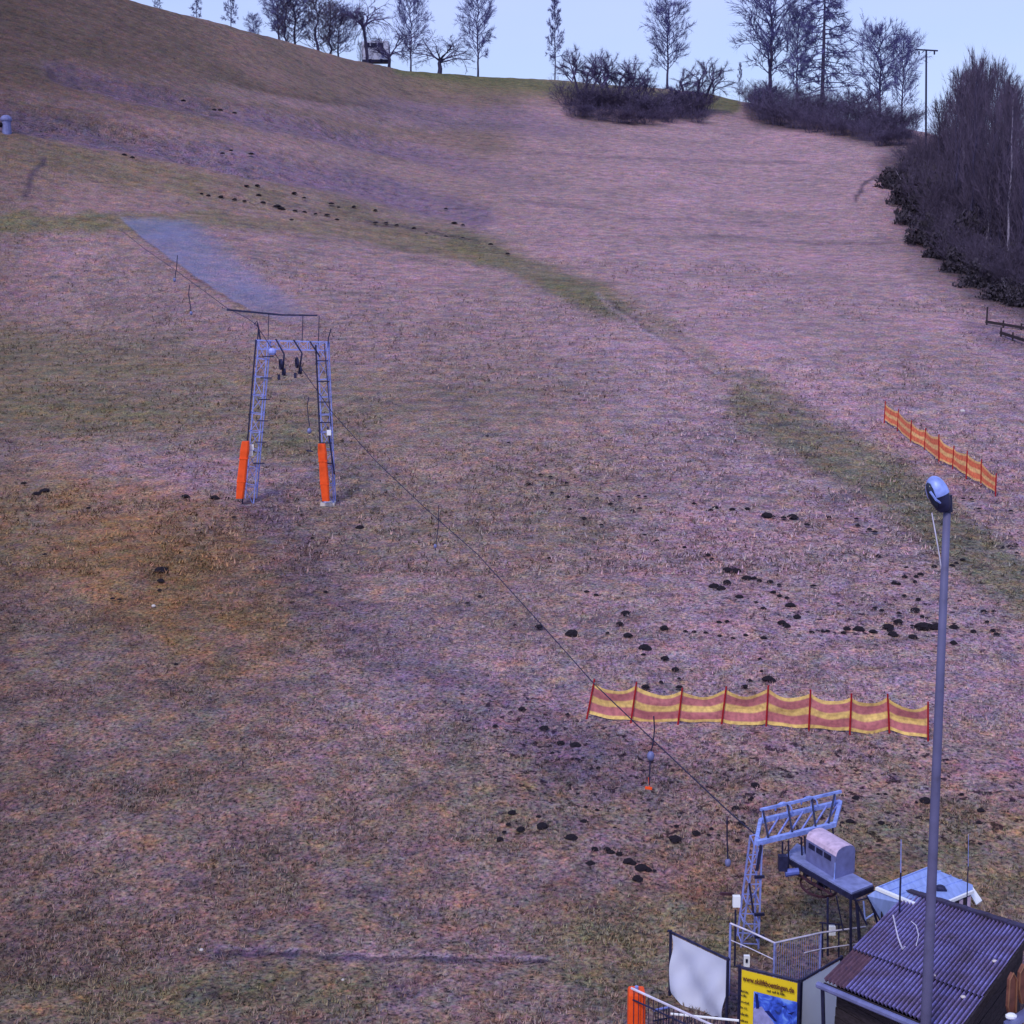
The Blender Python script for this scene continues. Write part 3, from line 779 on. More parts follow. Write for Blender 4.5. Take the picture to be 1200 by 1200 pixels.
# evergreen bramble mounds at the wood edge
def leafy_mesh(seed, N=1500):
    r_ = np.random.RandomState(seed)
    d = r_.normal(size=(N, 3)); d /= np.linalg.norm(d, axis=1)[:, None]; d[:, 2] = np.abs(d[:, 2])
    rad = r_.uniform(0.35, 1.15, N) * (0.75 + 0.7 * (vnoise(d[:, 0] * 3 + 9, d[:, 1] * 3 + d[:, 2] * 4, seed) + 0.5))
    c = d * rad[:, None]; s_ = 0.055
    a = r_.normal(size=(N, 3)) * s_; b2 = r_.normal(size=(N, 3)) * s_
    V = np.stack([c - a, c + b2, c + a, c - b2], 1).reshape(-1, 3)
    return raw_mesh('bramble', V, np.arange(len(V)).reshape(-1, 4), [M['bramble']])
LEAFY = [leafy_mesh(s_) for s_ in (1, 2, 3)]
for i, (px, row, w, h) in enumerate(((1050, 222, 34, 18), (1062, 240, 34, 30), (1044, 214, 22, 14), (1072, 262, 34, 30), (1084, 285, 34, 26), (1098, 262, 50, 44), (1104, 302, 36, 26),
                                     (1122, 322, 36, 26), (1146, 338, 36, 24), (1080, 232, 40, 34), (1172, 352, 34, 20), (1130, 300, 44, 40), (1165, 330, 44, 36), (1062, 214, 24, 22), (1195, 358, 30, 20))):
    b_ = G(px, row); k = b_.y / FPX
    o = bpy.data.objects.new('bramble_bush', LEAFY[i % 3]); COL.objects.link(o)
    o.location = b_; o.scale = (w * k / 2 * 1.1, w * k / 2 * 1.1, h * k); o.rotation_euler = (0, 0, i * 1.3)
    tag(o, 'dark leafy bramble mound spilling from the right-hand wood onto the slope', 'bush', 'bramble mounds at the wood edge')
# pale dead stems leaning at the wood edge
for i, (a, b_, dx, lab) in enumerate((((1062, 232), (1050, 200), 0, 'uppermost pale dead stem leaning at the wood edge'),
                                     ((1088, 275), (1078, 258), 0, 'curved pale dead stem in the middle of the wood edge'),
                                     ((1172, 352), (1176, 328), 0, 'bright pale split stem at the lower wood edge'),
                                     ((1128, 312), (1120, 290), 0, 'thin pale stem between the curved stem and the bright split stem'))):
    p0 = G(*a); p1 = P(b_[0], b_[1], p0.y); m_ = (p0 + p1) / 2 + Vector((0.25, 0, 0))
    mb = MB(); mb.path([p0, m_, p1], [0.05, 0.045, 0.025], 5)
    tag(mb.build('dead_stem', M['bark_pale'], loc=p0), lab, 'dead stem', 'pale dead stems at the wood edge')

# ------------------------------------------------------------ molehills
HILLS = []
def H_(ox, oy, s_, pts, cl):
    for p_ in pts:
        HILLS.append((ox + p_[0] / s_, oy + p_[1] / s_, p_[2] if len(p_) > 2 else 1, cl))
H_(740, 560, 2.609, [(192,75),(243,95),(257,87),(308,93),(354,91),(415,111,2),(434,115),(466,119),(493,116,2),(537,140),(605,118),(688,122),(692,142),(728,154),(744,162),(755,236),(234,232),(246,244)], 'upper')
H_(740, 560, 2.609, [(293,278,2),(318,281,2),(352,303,2),(375,303),(391,311),(292,316,2),(252,328,2),(274,335,2),(330,363,2),(380,378),(403,396),(434,346),(451,324),(453,357),(475,363),(486,387,2),(506,422,2),(424,314),
    (460,440,2),(474,449,2),(551,468),(585,466),(600,465),(659,458,2),(696,459,2),(739,467,2),(648,470),(404,486),(165,466),(192,467),(227,471),(270,480),(310,487),(349,478),(292,436),(268,438),(557,327)], 'mid')
H_(740, 560, 2.609, [(785,452,2),(800,475,2),(790,463),(816,437,2),(858,449),(860,483,2),(868,401,2),(889,421),(891,452,3),(912,447),(935,453,3),(986,453,2),(985,501,2),(1045,466),(834,357),(877,368),(765,402),(745,395),(818,411),
    (836,299),(840,272),(870,298),(884,291),(865,313),(926,268),(980,265),(993,258),(1012,247),(1087,437),(1107,405),(1105,463),(1117,474),(1077,405),(817,321),(803,318)], 'pole')
H_(740, 560, 2.609, [(1015,60),(1040,62),(1106,195),(1134,208),(1158,206),(1175,200),(1178,227),(1063,91),(1160,98)], 'right')
H_(740, 560, 2.609, [(100,457,3),(41,517,3),(37,537),(102,549,2),(134,583,2),(146,611),(43,636,2),(90,621),(147,637,2),(181,629),(392,550),(361,616),(347,635,2),(419,613,3),(398,588)], 'net')
H_(560, 820, 3.333, [(133,437,2),(119,483),(103,513),(86,541,2),(167,502,2),(237,453),(252,490,3),(415,472,2),(366,535,3),(391,364),(421,415),(465,427),(513,535),(456,581,2),(505,580,2),(520,592,2),(554,599,2),(440,638,3),(590,628,3),(607,636,2),
    (640,653,3),(665,660,2),(690,665),(623,695,3),(535,497),(770,540,3),(852,517,2)], 'low')
H_(560, 820, 3.333, [(172,32,2),(260,107,2),(382,175,3),(324,165,2),(290,205),(68,98),(350,53),(410,225),(470,262)], 'bank')
H_(560, 820, 3.333, [(1082,328,2),(1070,380),(1008,420,2),(1030,478,2),(1015,545),(903,525),(940,525),(775,490),(912,500)], 'station')
H_(840, 900, 3.333, [(150,62,2),(183,103),(72,155,2),(97,210),(130,120),(543,113,2),(630,98),(658,98),(705,182),(779,130),(815,123,3),(642,211,2),(520,205,2),(490,210),(1032,162,2),(1025,210,2),(1078,192),(945,243),(957,98),(1028,292)], 'station')
H_(0, 520, 2.857, [(124,164,2),(151,155,3),(172,125),(190,128),(232,120),(80,128),(150,367),(72,382),(296,212)], 'left')
H_(0, 520, 2.857, [(621,173,2),(682,182),(719,177,2),(761,178),(765,213),(783,243),(1010,234),(986,325),(1047,312),(1090,492),(1130,592)], 'gantry')
H_(0, 520, 2.857, [(540,420,3),(538,455,2),(534,487),(400,518),(377,515),(590,735)], 'moss')
H_(390, 400, 2.79, [(505,308),(575,328),(668,405),(680,432),(712,440),(625,448),(640,462),(762,460),(810,480),(768,505),(865,510),(887,465),(908,528),(935,505),(962,512),(1000,502),(1022,505),(955,545),(1003,543),(980,550),(850,547),(822,575),
    (715,492),(745,527),(775,545),(878,597),(970,625),(1020,630),(1060,648),(1105,658),(1150,670)], 'centre')
H_(390, 400, 2.79, [(708,705),(722,770),(830,815),(860,826),(912,850),(957,885,2),(938,920,2),(965,958,2),(898,950),(675,930,2),(783,952,3),(595,925),(480,830),(418,820),(440,853),(88,605,2)], 'centre2')
H_(0, 0, 3.0, [(709,677),(733,683),(777,688),(825,697),(868,650),(905,648),(910,682),(860,703),(925,708),(975,722,2),(990,730,2),(1037,738),(1070,742),(1110,748),(1150,752),(1185,768),(1068,775),(1025,770),(1035,675),(1070,692),(1165,712),(1190,725)], 'terrace')
H_(0, 0, 2.0, [(845,545),(880,520),(905,520),(930,525),(970,532),(1000,545),(1045,552),(1085,555),(1100,560),(1045,487),(1085,525),(1065,520),(880,490),(830,482),(1150,570),(1190,592)], 'terrace')
H_(0, 0, 3.0, [(812,525),(853,547),(883,537),(783,535),(963,568),(437,540),(465,549),(773,617),(754,382),(775,383),(808,392),(825,393),(645,350),(402,445)], 'bands')
HL = {
 'upper': ('small dark molehill in the loose row on the lilac slope above the main molehill field', 'molehills in the upper row'),
 'mid': ('dark molehill in the curving chain left of the lamp pole, above the lower net', 'molehills in the curving chain left of the lamp pole'),
 'pole': ('dark molehill in the dense swarm around the lamp pole above the net', 'molehills swarming around the lamp pole'),
 'right': ('small molehill on the slope right of the lamp head', 'molehills right of the lamp head'),
 'net': ('black molehill right behind the lower red and yellow net', 'molehills behind the lower net'),
 'low': ('black molehill on the flat left of the lift station, below the net', 'molehills left of the lift station'),
 'bank': ('dark molehill on the purple bank left of the lower net', 'molehills on the bank left of the lower net'),
 'station': ('dark molehill on the rough grass behind the lift station, below the net', 'molehills behind the lift station'),
 'left': ('dark molehill near the left edge, level with the gantry feet', 'molehills at the left edge'),
 'gantry': ('small molehill near the feet of the orange-padded gantry', 'molehills near the gantry feet'),
 'moss': ('molehill in the rusty orange patch of grass', 'molehills in the orange patch'),
 'centre': ('small molehill in the central field halfway up, right of the cable', 'molehills in the central field'),
 'centre2': ('molehill in the lower central field, uphill left of the lower net', 'molehills in the lower central field'),
 'terrace': ('small dark molehill along the green terrace seam in the upper left', 'molehills along the green terrace seam'),
 'bands': ('tiny dark molehill on the purple terraces high on the left', 'molehills on the high terraces')}
HM = []
for s_ in range(6):
    r_ = random.Random(s_); mb = MB(); seg = 12; vs = []; fs = []
    for i in range(5):
        rad = (1.0, 0.86, 0.62, 0.34, 0.0)[i]; zz = (-0.12, 0.16, 0.36, 0.48, 0.52)[i]
        for j in range(seg):
            a = 2 * math.pi * j / seg; q = rad * (1 + r_.uniform(-.22, .22))
            vs.append((math.cos(a) * q, math.sin(a) * q * 0.9, zz + r_.uniform(-.06, .06) * (i > 0)))
    for i in range(4):
        for j in range(seg): fs.append((i * seg + j, i * seg + (j + 1) % seg, (i + 1) * seg + (j + 1) % seg, (i + 1) * seg + j))
    mb.add(vs, fs)
    me_ = bpy.data.meshes.new('molehill'); me_.from_pydata(mb.v, [], mb.f); me_.materials.append(M['soil']); me_.update(); HM.append(me_)
rh = random.Random(3)
print('hills', len(HILLS))
for px, row, k_, cl in [h_ for i_, h_ in enumerate(HILLS) if not (h_[2] == 1 and h_[3] in ('centre', 'gantry', 'centre2', 'bands', 'left', 'net') and i_ % 3 == 0)]:
    b_ = G(px, row + 1.5); sz = {1: 2.4, 2: 4.1, 3: 6.2}[k_] * rh.uniform(0.85, 1.15) * b_.y / FPX * (1.18 if cl in ('mid', 'pole', 'upper') else 1.0)
    o = bpy.data.objects.new('molehill', HM[rh.randrange(6)]); COL.objects.link(o)
    o.location = b_ + Vector((0, 0, 0.01)); o.scale = (sz * rh.uniform(1.0, 1.35), sz * 1.4, sz * 1.15); o.rotation_euler = (0, 0, rh.uniform(-0.9, 0.1))
    tag(o, HL[cl][0], 'molehill', HL[cl][1])
for px, row, r_, lab in ((1128, 483, 3, 'small white stone on the lilac slope left of the upper net'), (180, 711, 2.5, 'tiny pale stone in the rusty orange patch'),
                         (236, 1114, 2.6, 'pale stone at the left end of the faint path near the bottom'), (348, 1110, 2.4, 'white stone on the faint path near the bottom, right of the other'),
                         (402, 1149, 2.2, 'small pale stone below the faint path near the bottom')):
    b_ = G(px, row); k = b_.y / FPX * r_
    mb = MB(); mb.blob(b_ + Vector((0, 0, k * 0.4)), k, 7, 4, (1.1, 0.9, 0.75))
    tag(mb.build('stone', M['stone_pale'], loc=b_), lab, 'stone')

# ------------------------------------------------------------ safety nets
def net_mat(name, red, yel, alpha):
    m, n, l, b = new_mat(name)
    uvn = n.new('ShaderNodeUVMap'); sp = n.new('ShaderNodeSeparateXYZ'); l.new(uvn.outputs[0], sp.inputs[0])
    r_ = n.new('ShaderNodeValToRGB'); r_.color_ramp.interpolation = 'LINEAR'; e = r_.color_ramp.elements
    st = [(0, yel), (0.09, yel), (0.12, red), (0.36, red), (0.41, yel), (0.58, yel), (0.63, red), (0.87, red), (0.90, yel), (1.0, yel)]
    e[0].position = 0; e[0].color = (*yel, 1); e[1].position = 1; e[1].color = (*yel, 1)
    for p_, c_ in st[1:-1]:
        q = e.new(p_); q.color = (*c_, 1)
    l.new(sp.outputs['Y'], r_.inputs['Fac'])
    ns = n.new('ShaderNodeTexNoise'); ns.inputs['Scale'].default_value = 9; ns.inputs['Detail'].default_value = 5
    l.new(n.new('ShaderNodeTexCoord').outputs['Object'], ns.inputs['Vector'])
    mxx = n.new('ShaderNodeMix'); mxx.data_type = 'RGBA'; mxx.blend_type = 'MULTIPLY'; mxx.inputs[0].default_value = 1
    rp = n.new('ShaderNodeValToRGB'); rp.color_ramp.elements[0].position = 0.3; rp.color_ramp.elements[0].color = (0.6, 0.55, 0.6, 1)
    rp.color_ramp.elements[1].position = 0.62; rp.color_ramp.elements[1].color = (1, 1, 1, 1)
    l.new(ns.outputs['Fac'], rp.inputs['Fac']); l.new(r_.outputs['Color'], mxx.inputs[6]); l.new(rp.outputs['Color'], mxx.inputs[7])
    l.new(mxx.outputs[2], b.inputs['Base Color']); b.inputs['Roughness'].default_value = 0.7
    # woven mesh: open holes
    ar = n.new('ShaderNodeValToRGB'); ar.color_ramp.elements[0].position = 0.0; ar.color_ramp.elements[0].color = (alpha,) * 3 + (1,)
    ar.color_ramp.elements[1].position = 1.0; ar.color_ramp.elements[1].color = (1, 1, 1, 1)
    n2 = n.new('ShaderNodeTexNoise'); n2.inputs['Scale'].default_value = 30; n2.inputs['Detail'].default_value = 2
    l.new(n2.outputs['Fac'], ar.inputs['Fac']); l.new(ar.outputs['Color'], b.inputs['Alpha'])
    return m
M['net_lower'] = net_mat('faded_red_yellow_net', (0.56, 0.17, 0.18), (0.90, 0.62, 0.18), 0.78)
M['net_upper'] = net_mat('orange_red_net', (0.85, 0.20, 0.09), (0.92, 0.55, 0.22), 0.95)
for k_ in ('net_lower', 'net_upper'): pass
def net_fence(name, label, tops, bots, m, pm, rpost, sag):
    base = [G(*b_) for b_ in bots]
    topp = [P(t[0], t[1], b_.y - 0.02) for t, b_ in zip(tops, base)]
    root = thing(name, label, 'net fence', base[0], 'red and yellow safety nets on the slope')
    for i, (b_, t) in enumerate(zip(base, topp)):
        d = (t - b_).normalized()
        part(MB().tube(b_ - d * 0.1 + Vector((0, -.07, 0)), t + d * 0.10 + Vector((0, -.07, 0)), rpost, rpost * 0.9, 8), 'post', pm, root)
    for i in range(len(base) - 1):
        nx, ny = 10, 12; vs = []; fs = []; uv = []
        for a in range(nx + 1):
            u_ = a / nx; sg = sag * 4 * u_ * (1 - u_)
            bot = base[i].lerp(base[i + 1], u_); bot = bot + Vector((0, 0, 0.06 - sg * 0.4 * (0.6 + 0.4 * math.sin(i * 2.3)))); top = topp[i].lerp(topp[i + 1], u_) + Vector((0, 0, -sg))
            for c in range(ny + 1):
                v_ = c / ny; p_ = bot.lerp(top, v_)
                p_ = p_ + Vector((0, -0.03 + 0.05 * math.sin(u_ * math.pi) * math.sin(v_ * 5 + i * 1.7) + 0.10 * math.sin(u_ * math.pi) * (0.5 - abs(v_ - 0.5)), 0.012 * math.sin(u_ * 9 + v_ * 4 + i)))
                vs.append(p_); uv.append((u_, v_))
        for a in range(nx):
            for c in range(ny):
                q = a * (ny + 1) + c; fs.append((q, q + ny + 1, q + ny + 2, q + 1))
        mb = MB(); mb.add(vs, fs); o = part(mb, 'net_panel', m, root)
        ul = o.data.uv_layers.new(name='UVMap')
        for lp in o.data.loops: ul.data[lp.index].uv = uv[lp.vertex_index]
    return root
z1 = lambda pts: [(660 + a / 2.609, 760 + b_ / 2.609) for a, b_ in pts]
net_fence('net_fence', 'long faded red and yellow net fence on nine posts above the lift station',
          z1([(93,103),(222,112),(362,130),(496,125),(625,122),(754,135),(879,147),(990,148),(1113,172)]),
          z1([(73,205),(206,225),(350,228),(483,230),(619,235),(749,248),(874,258),(995,255),(1113,278)]), M['net_lower'], M['post_red'], 0.024, 0.17)
z2 = lambda pts: [(1000 + a / 6.0, 440 + b_ / 6.0) for a, b_ in pts]
net_fence('net_fence', 'short bright orange net fence slanting down the slope at the upper right',
          z2([(222,195),(315,250),(405,330),(505,385),(598,430),(703,510),(797,545),(897,605),(1000,705)]),
          z2([(215,320),(307,375),(400,465),(497,515),(598,600),(695,640),(790,710),(893,760),(995,830)]), M['net_upper'], M['post_red'], 0.028, 0.10)

# ------------------------------------------------------------ lattice gantry on the left
gl, gr_ = G(289, 590), G(383, 588); gD = (gl.y + gr_.y) / 2
root = thing('lift_gantry', 'steel lattice lift gantry with two orange padded legs, standing on the left of the slope', 'lift tower', (gl + gr_) / 2)
def q(px, row, dy=0.0): return P(px, row, gD + dy)
def lattice(mb, bl, br, tl, tr, depth, n_, rc, rl):
    """four chords tapering from (bl,br) to (tl,tr), n_ bays"""
    for dy in (0, depth):
        o = Vector((0, dy, 0))
        mb.tube(bl + o, tl + o, rc, n=4); mb.tube(br + o, tr + o, rc, n=4)
    for i in range(n_ + 1):
        t = i / n_; a = bl.lerp(tl, t); b_ = br.lerp(tr, t); o = Vector((0, depth, 0))
        mb.tube(a, b_, rl, n=4); mb.tube(a + o, b_ + o, rl, n=4); mb.tube(a, a + o, rl, n=4); mb.tube(b_, b_ + o, rl, n=4)
        if i < n_:
            t2 = (i + 1) / n_; a2 = bl.lerp(tl, t2); b2 = br.lerp(tr, t2)
            if i % 2: mb.tube(a, b2, rl * 0.8, n=4); mb.tube(a2 + o, b_ + o, rl * 0.8, n=4)
            else: mb.tube(b_, a2, rl * 0.8, n=4); mb.tube(a + o, b2 + o, rl * 0.8, n=4)
for s_, (bl, br, tl, tr) in enumerate((((284, 590), (297, 592), (300, 398), (314, 400)), ((378, 588), (391, 590), (370, 404), (383, 402)))):
    mb = MB(); lattice(mb, q(*bl), q(*br), q(*tl), q(*tr), 0.55, 9, 0.030, 0.018)
    leg = part(mb, 'leg', M['steel'], root, 'left lattice leg' if s_ == 0 else 'right lattice leg')
    a_, b_ = (q(bl[0] - 1, bl[1], -0.1)), q(br[0] + 2, br[1] + 3, 0.5)
    part(MB().box((a_ + b_) / 2 + Vector((0, 0, 0.0)), (abs(b_.x - a_.x) + 0.1, 0.8, 0.16)), 'footing', M['stone_pale'], root)
    part(MB().tube(q(bl[0], bl[1], -.05), q(tl[0], tl[1], -.05), 0.028, n=6), 'ladder_rail', M['steel_dark'], root)
    for j in range(6):
        t = 0.25 + 0.13 * j
        c = q(*bl).lerp(q(*tl), t)
        xo = 0.62 if s_ == 0 else 0.35
        part(MB().beam(c + Vector((xo - 0.32, -0.12, 0)), c + Vector((xo + 0.1, -0.12, 0)), 0.05, 0.04), 'step', M['steel_dark'], root)
# pads
for (x0, y0, x1, y1, w) in ((288, 517, 281, 584, 9.5), (377, 520, 382, 587, 9.5)):
    t, b_ = q(x0, y0, -0.35), q(x1, y1, -0.35); wm = w * gD / FPX
    mb = MB(); d = (t - b_); ns_ = 6
    vs = []; fs = []
    for i in range(ns_ + 1):
        c = b_ + d * (i / ns_); k = wm / 2 * (1.0 - 0.06 * math.sin(i * 2.1)) * (0.86 if i in (0, ns_) else 1)
        for (ax, ay) in ((-1, -.7), (-.7, -1), (.7, -1), (1, -.7), (1, .7), (.7, 1), (-.7, 1), (-1, .7)): vs.append(c + Vector((ax * k, ay * k * 0.9, 0)))
    for i in range(ns_):
        for j in range(8): fs.append((i * 8 + j, i * 8 + (j + 1) % 8, (i + 1) * 8 + (j + 1) % 8, (i + 1) * 8 + j))
    fs += [tuple(range(8))[::-1], tuple(range(ns_ * 8, ns_ * 8 + 8))]
    mb.add(vs, fs); pad = part(mb, 'pad', M['pad_orange'], root, smooth=False)
    for k_ in (0.3, 0.7):
        c = b_ + d * k_
        mb = MB(); mb.box(c, (wm * 1.06, wm * 0.98, 0.04)); part(mb, 'strap', M['pad_orange'], pad)
# cross truss
mb = MB(); lattice(mb, q(301, 409), q(301, 399), q(384, 411), q(384, 401), 0.55, 7, 0.026, 0.015)
part(mb, 'crossbeam', M['steel'], root)
# upper portal frame
part(MB().beam(q(266, 363), q(330, 369), 0.09, 0.07).beam(q(330, 369.1), q(372, 369.6), 0.07, 0.06), 'top_bar', M['steel_dark'], root)
for (a_, b_) in (((315, 367), (314, 402)), ((355, 369), (354, 402)), ((374, 370), (373, 404))):
    part(MB().tube(q(*a_), q(*b_), 0.016, n=5), 'upright', M['steel_dark'], root)
# horns at leg heads
part(MB().path([q(302, 398), q(303, 384), q(301, 376), q(298, 380)], 0.025).path([q(302, 380), q(305, 398)], 0.03), 'horn', M['steel_dark'], root)
part(MB().path([q(384, 408), q(385, 396), q(388, 385)], 0.022), 'horn', M['steel_dark'], root)
part(MB().beam(q(363, 400), q(375, 418), 0.05, 0.05), 'brace', M['steel_dark'], root)
part(MB().blob(q(319, 412, -.2), 0.14, 8, 5, (1.1, .6, 1)), 'bracket', M['steel'], root)
# sheave assemblies
def wheel_mb(c, r_o, r_i, w, axis, seg=20, spokes=5, sr=0.012):
    axis = Vector(axis).normalized(); a = axis.cross(Vector((0, 0, 1)) if abs(axis.z) < .9 else Vector((1, 0, 0))).normalized(); b_ = axis.cross(a)
    mb = MB(); vs = []; fs = []
    for i in range(seg):
        t = 2 * math.pi * i / seg; d = a * math.cos(t) + b_ * math.sin(t)
        for rr_, ww in ((r_o, -w / 2), (r_o, w / 2), (r_i, w / 2), (r_i, -w / 2)): vs.append(Vector(c) + d * rr_ + axis * ww)
    for i in range(seg):
        j = (i + 1) % seg
        for k_ in range(4): fs.append((i * 4 + k_, i * 4 + (k_ + 1) % 4, j * 4 + (k_ + 1) % 4, j * 4 + k_))
    mb.add(vs, fs)
    for i in range(spokes):
        t = 2 * math.pi * i / spokes; d = a * math.cos(t) + b_ * math.sin(t)
        mb.tube(c, Vector(c) + d * (r_i + 0.005), sr, n=4)
    mb.tube(Vector(c) - axis * w, Vector(c) + axis * w, r_o * 0.16, n=8)
    return mb
for (x0, y0, x1, y1, wx, wy) in ((323, 397, 333, 415, 330, 428), (344, 398, 354, 414, 349, 426)):
    part(MB().beam(q(x0, y0, -.1), q(x1, y1, -.1), 0.055, 0.05).beam(q(x1, y1, -.1), q(wx + 1, wy + 12, -.1), 0.06, 0.05), 'sheave_arm', M['steel_dark'], root)
    part(wheel_mb(q(wx - 1, wy - 1, -.22), 0.20, 0.15, 0.07, (0.9, 0.35, 0)), 'sheave', M['steel_dark'], root)
    part(wheel_mb(q(wx + 3, wy + 8, -.22), 0.14, 0.10, 0.07, (0.9, 0.35, 0)), 'sheave', M['steel_dark'], root)
    part(MB().box(q(wx - 3, wy + 14, -.2), (0.09, 0.1, 0.2)), 'counterweight', M['steel_dark'], root)
for (x0, y0) in ((295, 524), (294, 531), (385.5, 507)):
    part(MB().box(q(x0, y0, -.2), (0.15, 0.05, 0.2)), 'sign_plate', M['white_paint'], root)
part(MB().beam(q(380, 402, -0.1), q(388, 500, -0.1), 0.03, 0.03).path([q(384, 500, -.1), q(388, 530, -.1), q(392, 556, -.1)], 0.03), 'conduit', M['steel_dark'], root)

# ------------------------------------------------------------ cables and drag hangers
def cable(name, label, pts, r_=0.014, grp='lift haul cables'):
    V_ = []
    for i in range(len(pts) - 1):
        for k_ in range(8): V_.append(pts[i].lerp(pts[i + 1], k_ / 8))
    V_.append(pts[-1])
    mb = MB().path(V_, r_, 5)
    return tag(mb.build(name, M['cable'], loc=pts[0]), label, 'cable')
SZ = CAMZ - 9.57      # height of the station frame
sheave_r = q(352, 430, -.1)
c0 = P(888, 985, 24.9)
cpts = [P(890, 982, 25.0), P(855, 952, 26.2), P(800, 900, 28.2), P(745, 848, 30.4), P(695, 800, 32.8), P(640, 738, 35.8), P(560, 650, 40.8), P(500, 597, 44.6), P(440, 540, 48.2), P(390, 484, 50.6), sheave_r]
cable('haul_cable', 'dark haul cable running down from the gantry to the lift station', cpts)
cable('haul_cable', 'dark haul cable climbing from the gantry top to the upper left', [q(331, 428, -.1), q(300, 380, 0), P(290, 373, 53.5), P(266, 361, 58), P(235, 338, 64), P(205, 316, 70), P(170, 292, 78), P(140, 268, 86)])
def hanger(label, topx, topy, pts, D, ball=None, tip=None, r_=0.016):
    root = thing('drag_hanger', label, 'drag lift hanger', P(topx, topy, D), 'drag hangers on the haul cable')
    part(MB().path([P(topx, topy, D)] + [P(a, b_, D) for a, b_ in pts], r_, 5), 'rod', M['steel_dark'], root)
    if ball: part(MB().blob(P(ball[0], ball[1], D), ball[2] * D / FPX, 9, 6, (1, 1, 1.35)), 'spring_box', M['housing'], root, smooth=True)
    if tip: part(MB().beam(P(tip[0] - tip[2], tip[1], D - .05), P(tip[0] + tip[2], tip[1] + 1, D - .05), 0.05, 0.05).path([P(tip[0], tip[1] - 12, D), P(tip[0] + 1, tip[1], D)], 0.008, 4), 'tow_bar', M[tip[3]], root)
    return root
hanger('drag hanger with a small orange tow bar in front of the lower net', 766, 839, [(767, 855), (765, 872), (762, 884), (761, 920)], 29.6, (762.5, 886, 4.6), (760, 923, 4, 'pad_orange'))
hanger('drag hanger with a round weight close to the lift station', 852, 958, [(852, 985), (853, 1008)], 26.3, (853, 1011, 4.0), (852, 1047, 8, 'rust_steel'))
hanger('drag hanger hanging halfway along the cable in the central field', 514, 592, [(514, 612), (512, 630), (510, 645)], 43.6, (510, 640, 2.0), None, 0.013)
hanger('drag hanger inside the gantry between its two legs', 362, 465, [(360, 475), (361, 488), (363, 500)], 51, (362.5, 505, 2.6), (363, 528, 4, 'steel_dark'))
hanger('uppermost drag hanger beside the blue strip', 208, 299, [(207, 312), (205, 326)], 69, (204.5, 328, 1.8), None, 0.02)
hanger('second drag hanger beside the blue strip, lower than the uppermost', 222, 334, [(221, 346), (223, 357), (224, 367)], 64, (224, 367, 1.8), None, 0.02)

# ------------------------------------------------------------ blue netting strip laid on the slope
Ledge = [(134, 258), (160, 282), (200, 312), (240, 340), (268, 358), (305, 378), (350, 392)]
Redge = [(236, 262), (258, 280), (288, 306), (315, 330), (345, 352), (368, 372), (384, 388)]
vs = []; fs = []; uv = []; NA, NB = 48, 16
for i in range(NA + 1):
    t = i / NA * 6; j = min(int(t), 5); f_ = t - j
    a_ = [Ledge[j][k] * (1 - f_) + Ledge[j + 1][k] * f_ for k in (0, 1)]; b_ = [Redge[j][k] * (1 - f_) + Redge[j + 1][k] * f_ for k in (0, 1)]
    for k_ in range(NB + 1):
        w_ = k_ / NB; g_ = G(a_[0] * (1 - w_) + b_[0] * w_, a_[1] * (1 - w_) + b_[1] * w_)
        vs.append(g_ + Vector((0, 0, 0.42 + 0.05 * math.sin(i * 1.1 + k_)))); uv.append((w_, i / NA))
for i in range(NA):
    for k_ in range(NB):
        a_ = i * (NB + 1) + k_; fs.append((a_, a_ + 1, a_ + NB + 2, a_ + NB + 1))
sm, n, l, b = new_mat('blue_grey_netting')
b.inputs['Base Color'].default_value = (0.21, 0.25, 0.50, 1); b.inputs['Roughness'].default_value = 0.8
uvn = n.new('ShaderNodeUVMap'); sp = n.new('ShaderNodeSeparateXYZ'); l.new(uvn.outputs[0], sp.inputs[0])
def edge_fade(src, stops):
    r_ = n.new('ShaderNodeValToRGB'); e = r_.color_ramp.elements
    e[0].position, e[0].color = stops[0][0], (stops[0][1],) * 3 + (1,); e[1].position, e[1].color = stops[-1][0], (stops[-1][1],) * 3 + (1,)
    for p_, v_ in stops[1:-1]:
        k_ = e.new(p_); k_.color = (v_,) * 3 + (1,)
    l.new(src, r_.inputs['Fac']); return r_.outputs['Color']
f1 = edge_fade(sp.outputs['X'], [(0, 0.0), (0.05, 0.42), (0.55, 0.44), (0.8, 0.28), (1.0, 0.0)]); f2 = edge_fade(sp.outputs['Y'], [(0, 0.0), (0.06, 0.85), (0.6, 0.85), (0.9, 0.35), (1, 0.0)])
mm = n.new('ShaderNodeMath'); mm.operation = 'MULTIPLY'; l.new(f1, mm.inputs[0]); l.new(f2, mm.inputs[1])
ns = n.new('ShaderNodeTexNoise'); ns.inputs['Scale'].default_value = 2.5; ns.inputs['Detail'].default_value = 8; ns.inputs['Roughness'].default_value = 0.75
m2 = n.new('ShaderNodeMath'); m2.operation = 'MULTIPLY_ADD'; m2.inputs[1].default_value = 2.2; m2.inputs[2].default_value = -0.1; l.new(ns.outputs['Fac'], m2.inputs[0])
m3 = n.new('ShaderNodeMath'); m3.operation = 'MULTIPLY'; l.new(mm.outputs[0], m3.inputs[0]); l.new(m2.outputs[0], m3.inputs[1]); l.new(m3.outputs[0], b.inputs['Alpha'])
mb = MB().add(vs, fs); o = mb.build('netting_sheet', sm, loc=vs[0])
ul = o.data.uv_layers.new(name='UVMap')
for lp in o.data.loops: ul.data[lp.index].uv = uv[lp.vertex_index]
tag(o, 'thin blue-grey netting strip lying on the slope above the gantry', 'netting')

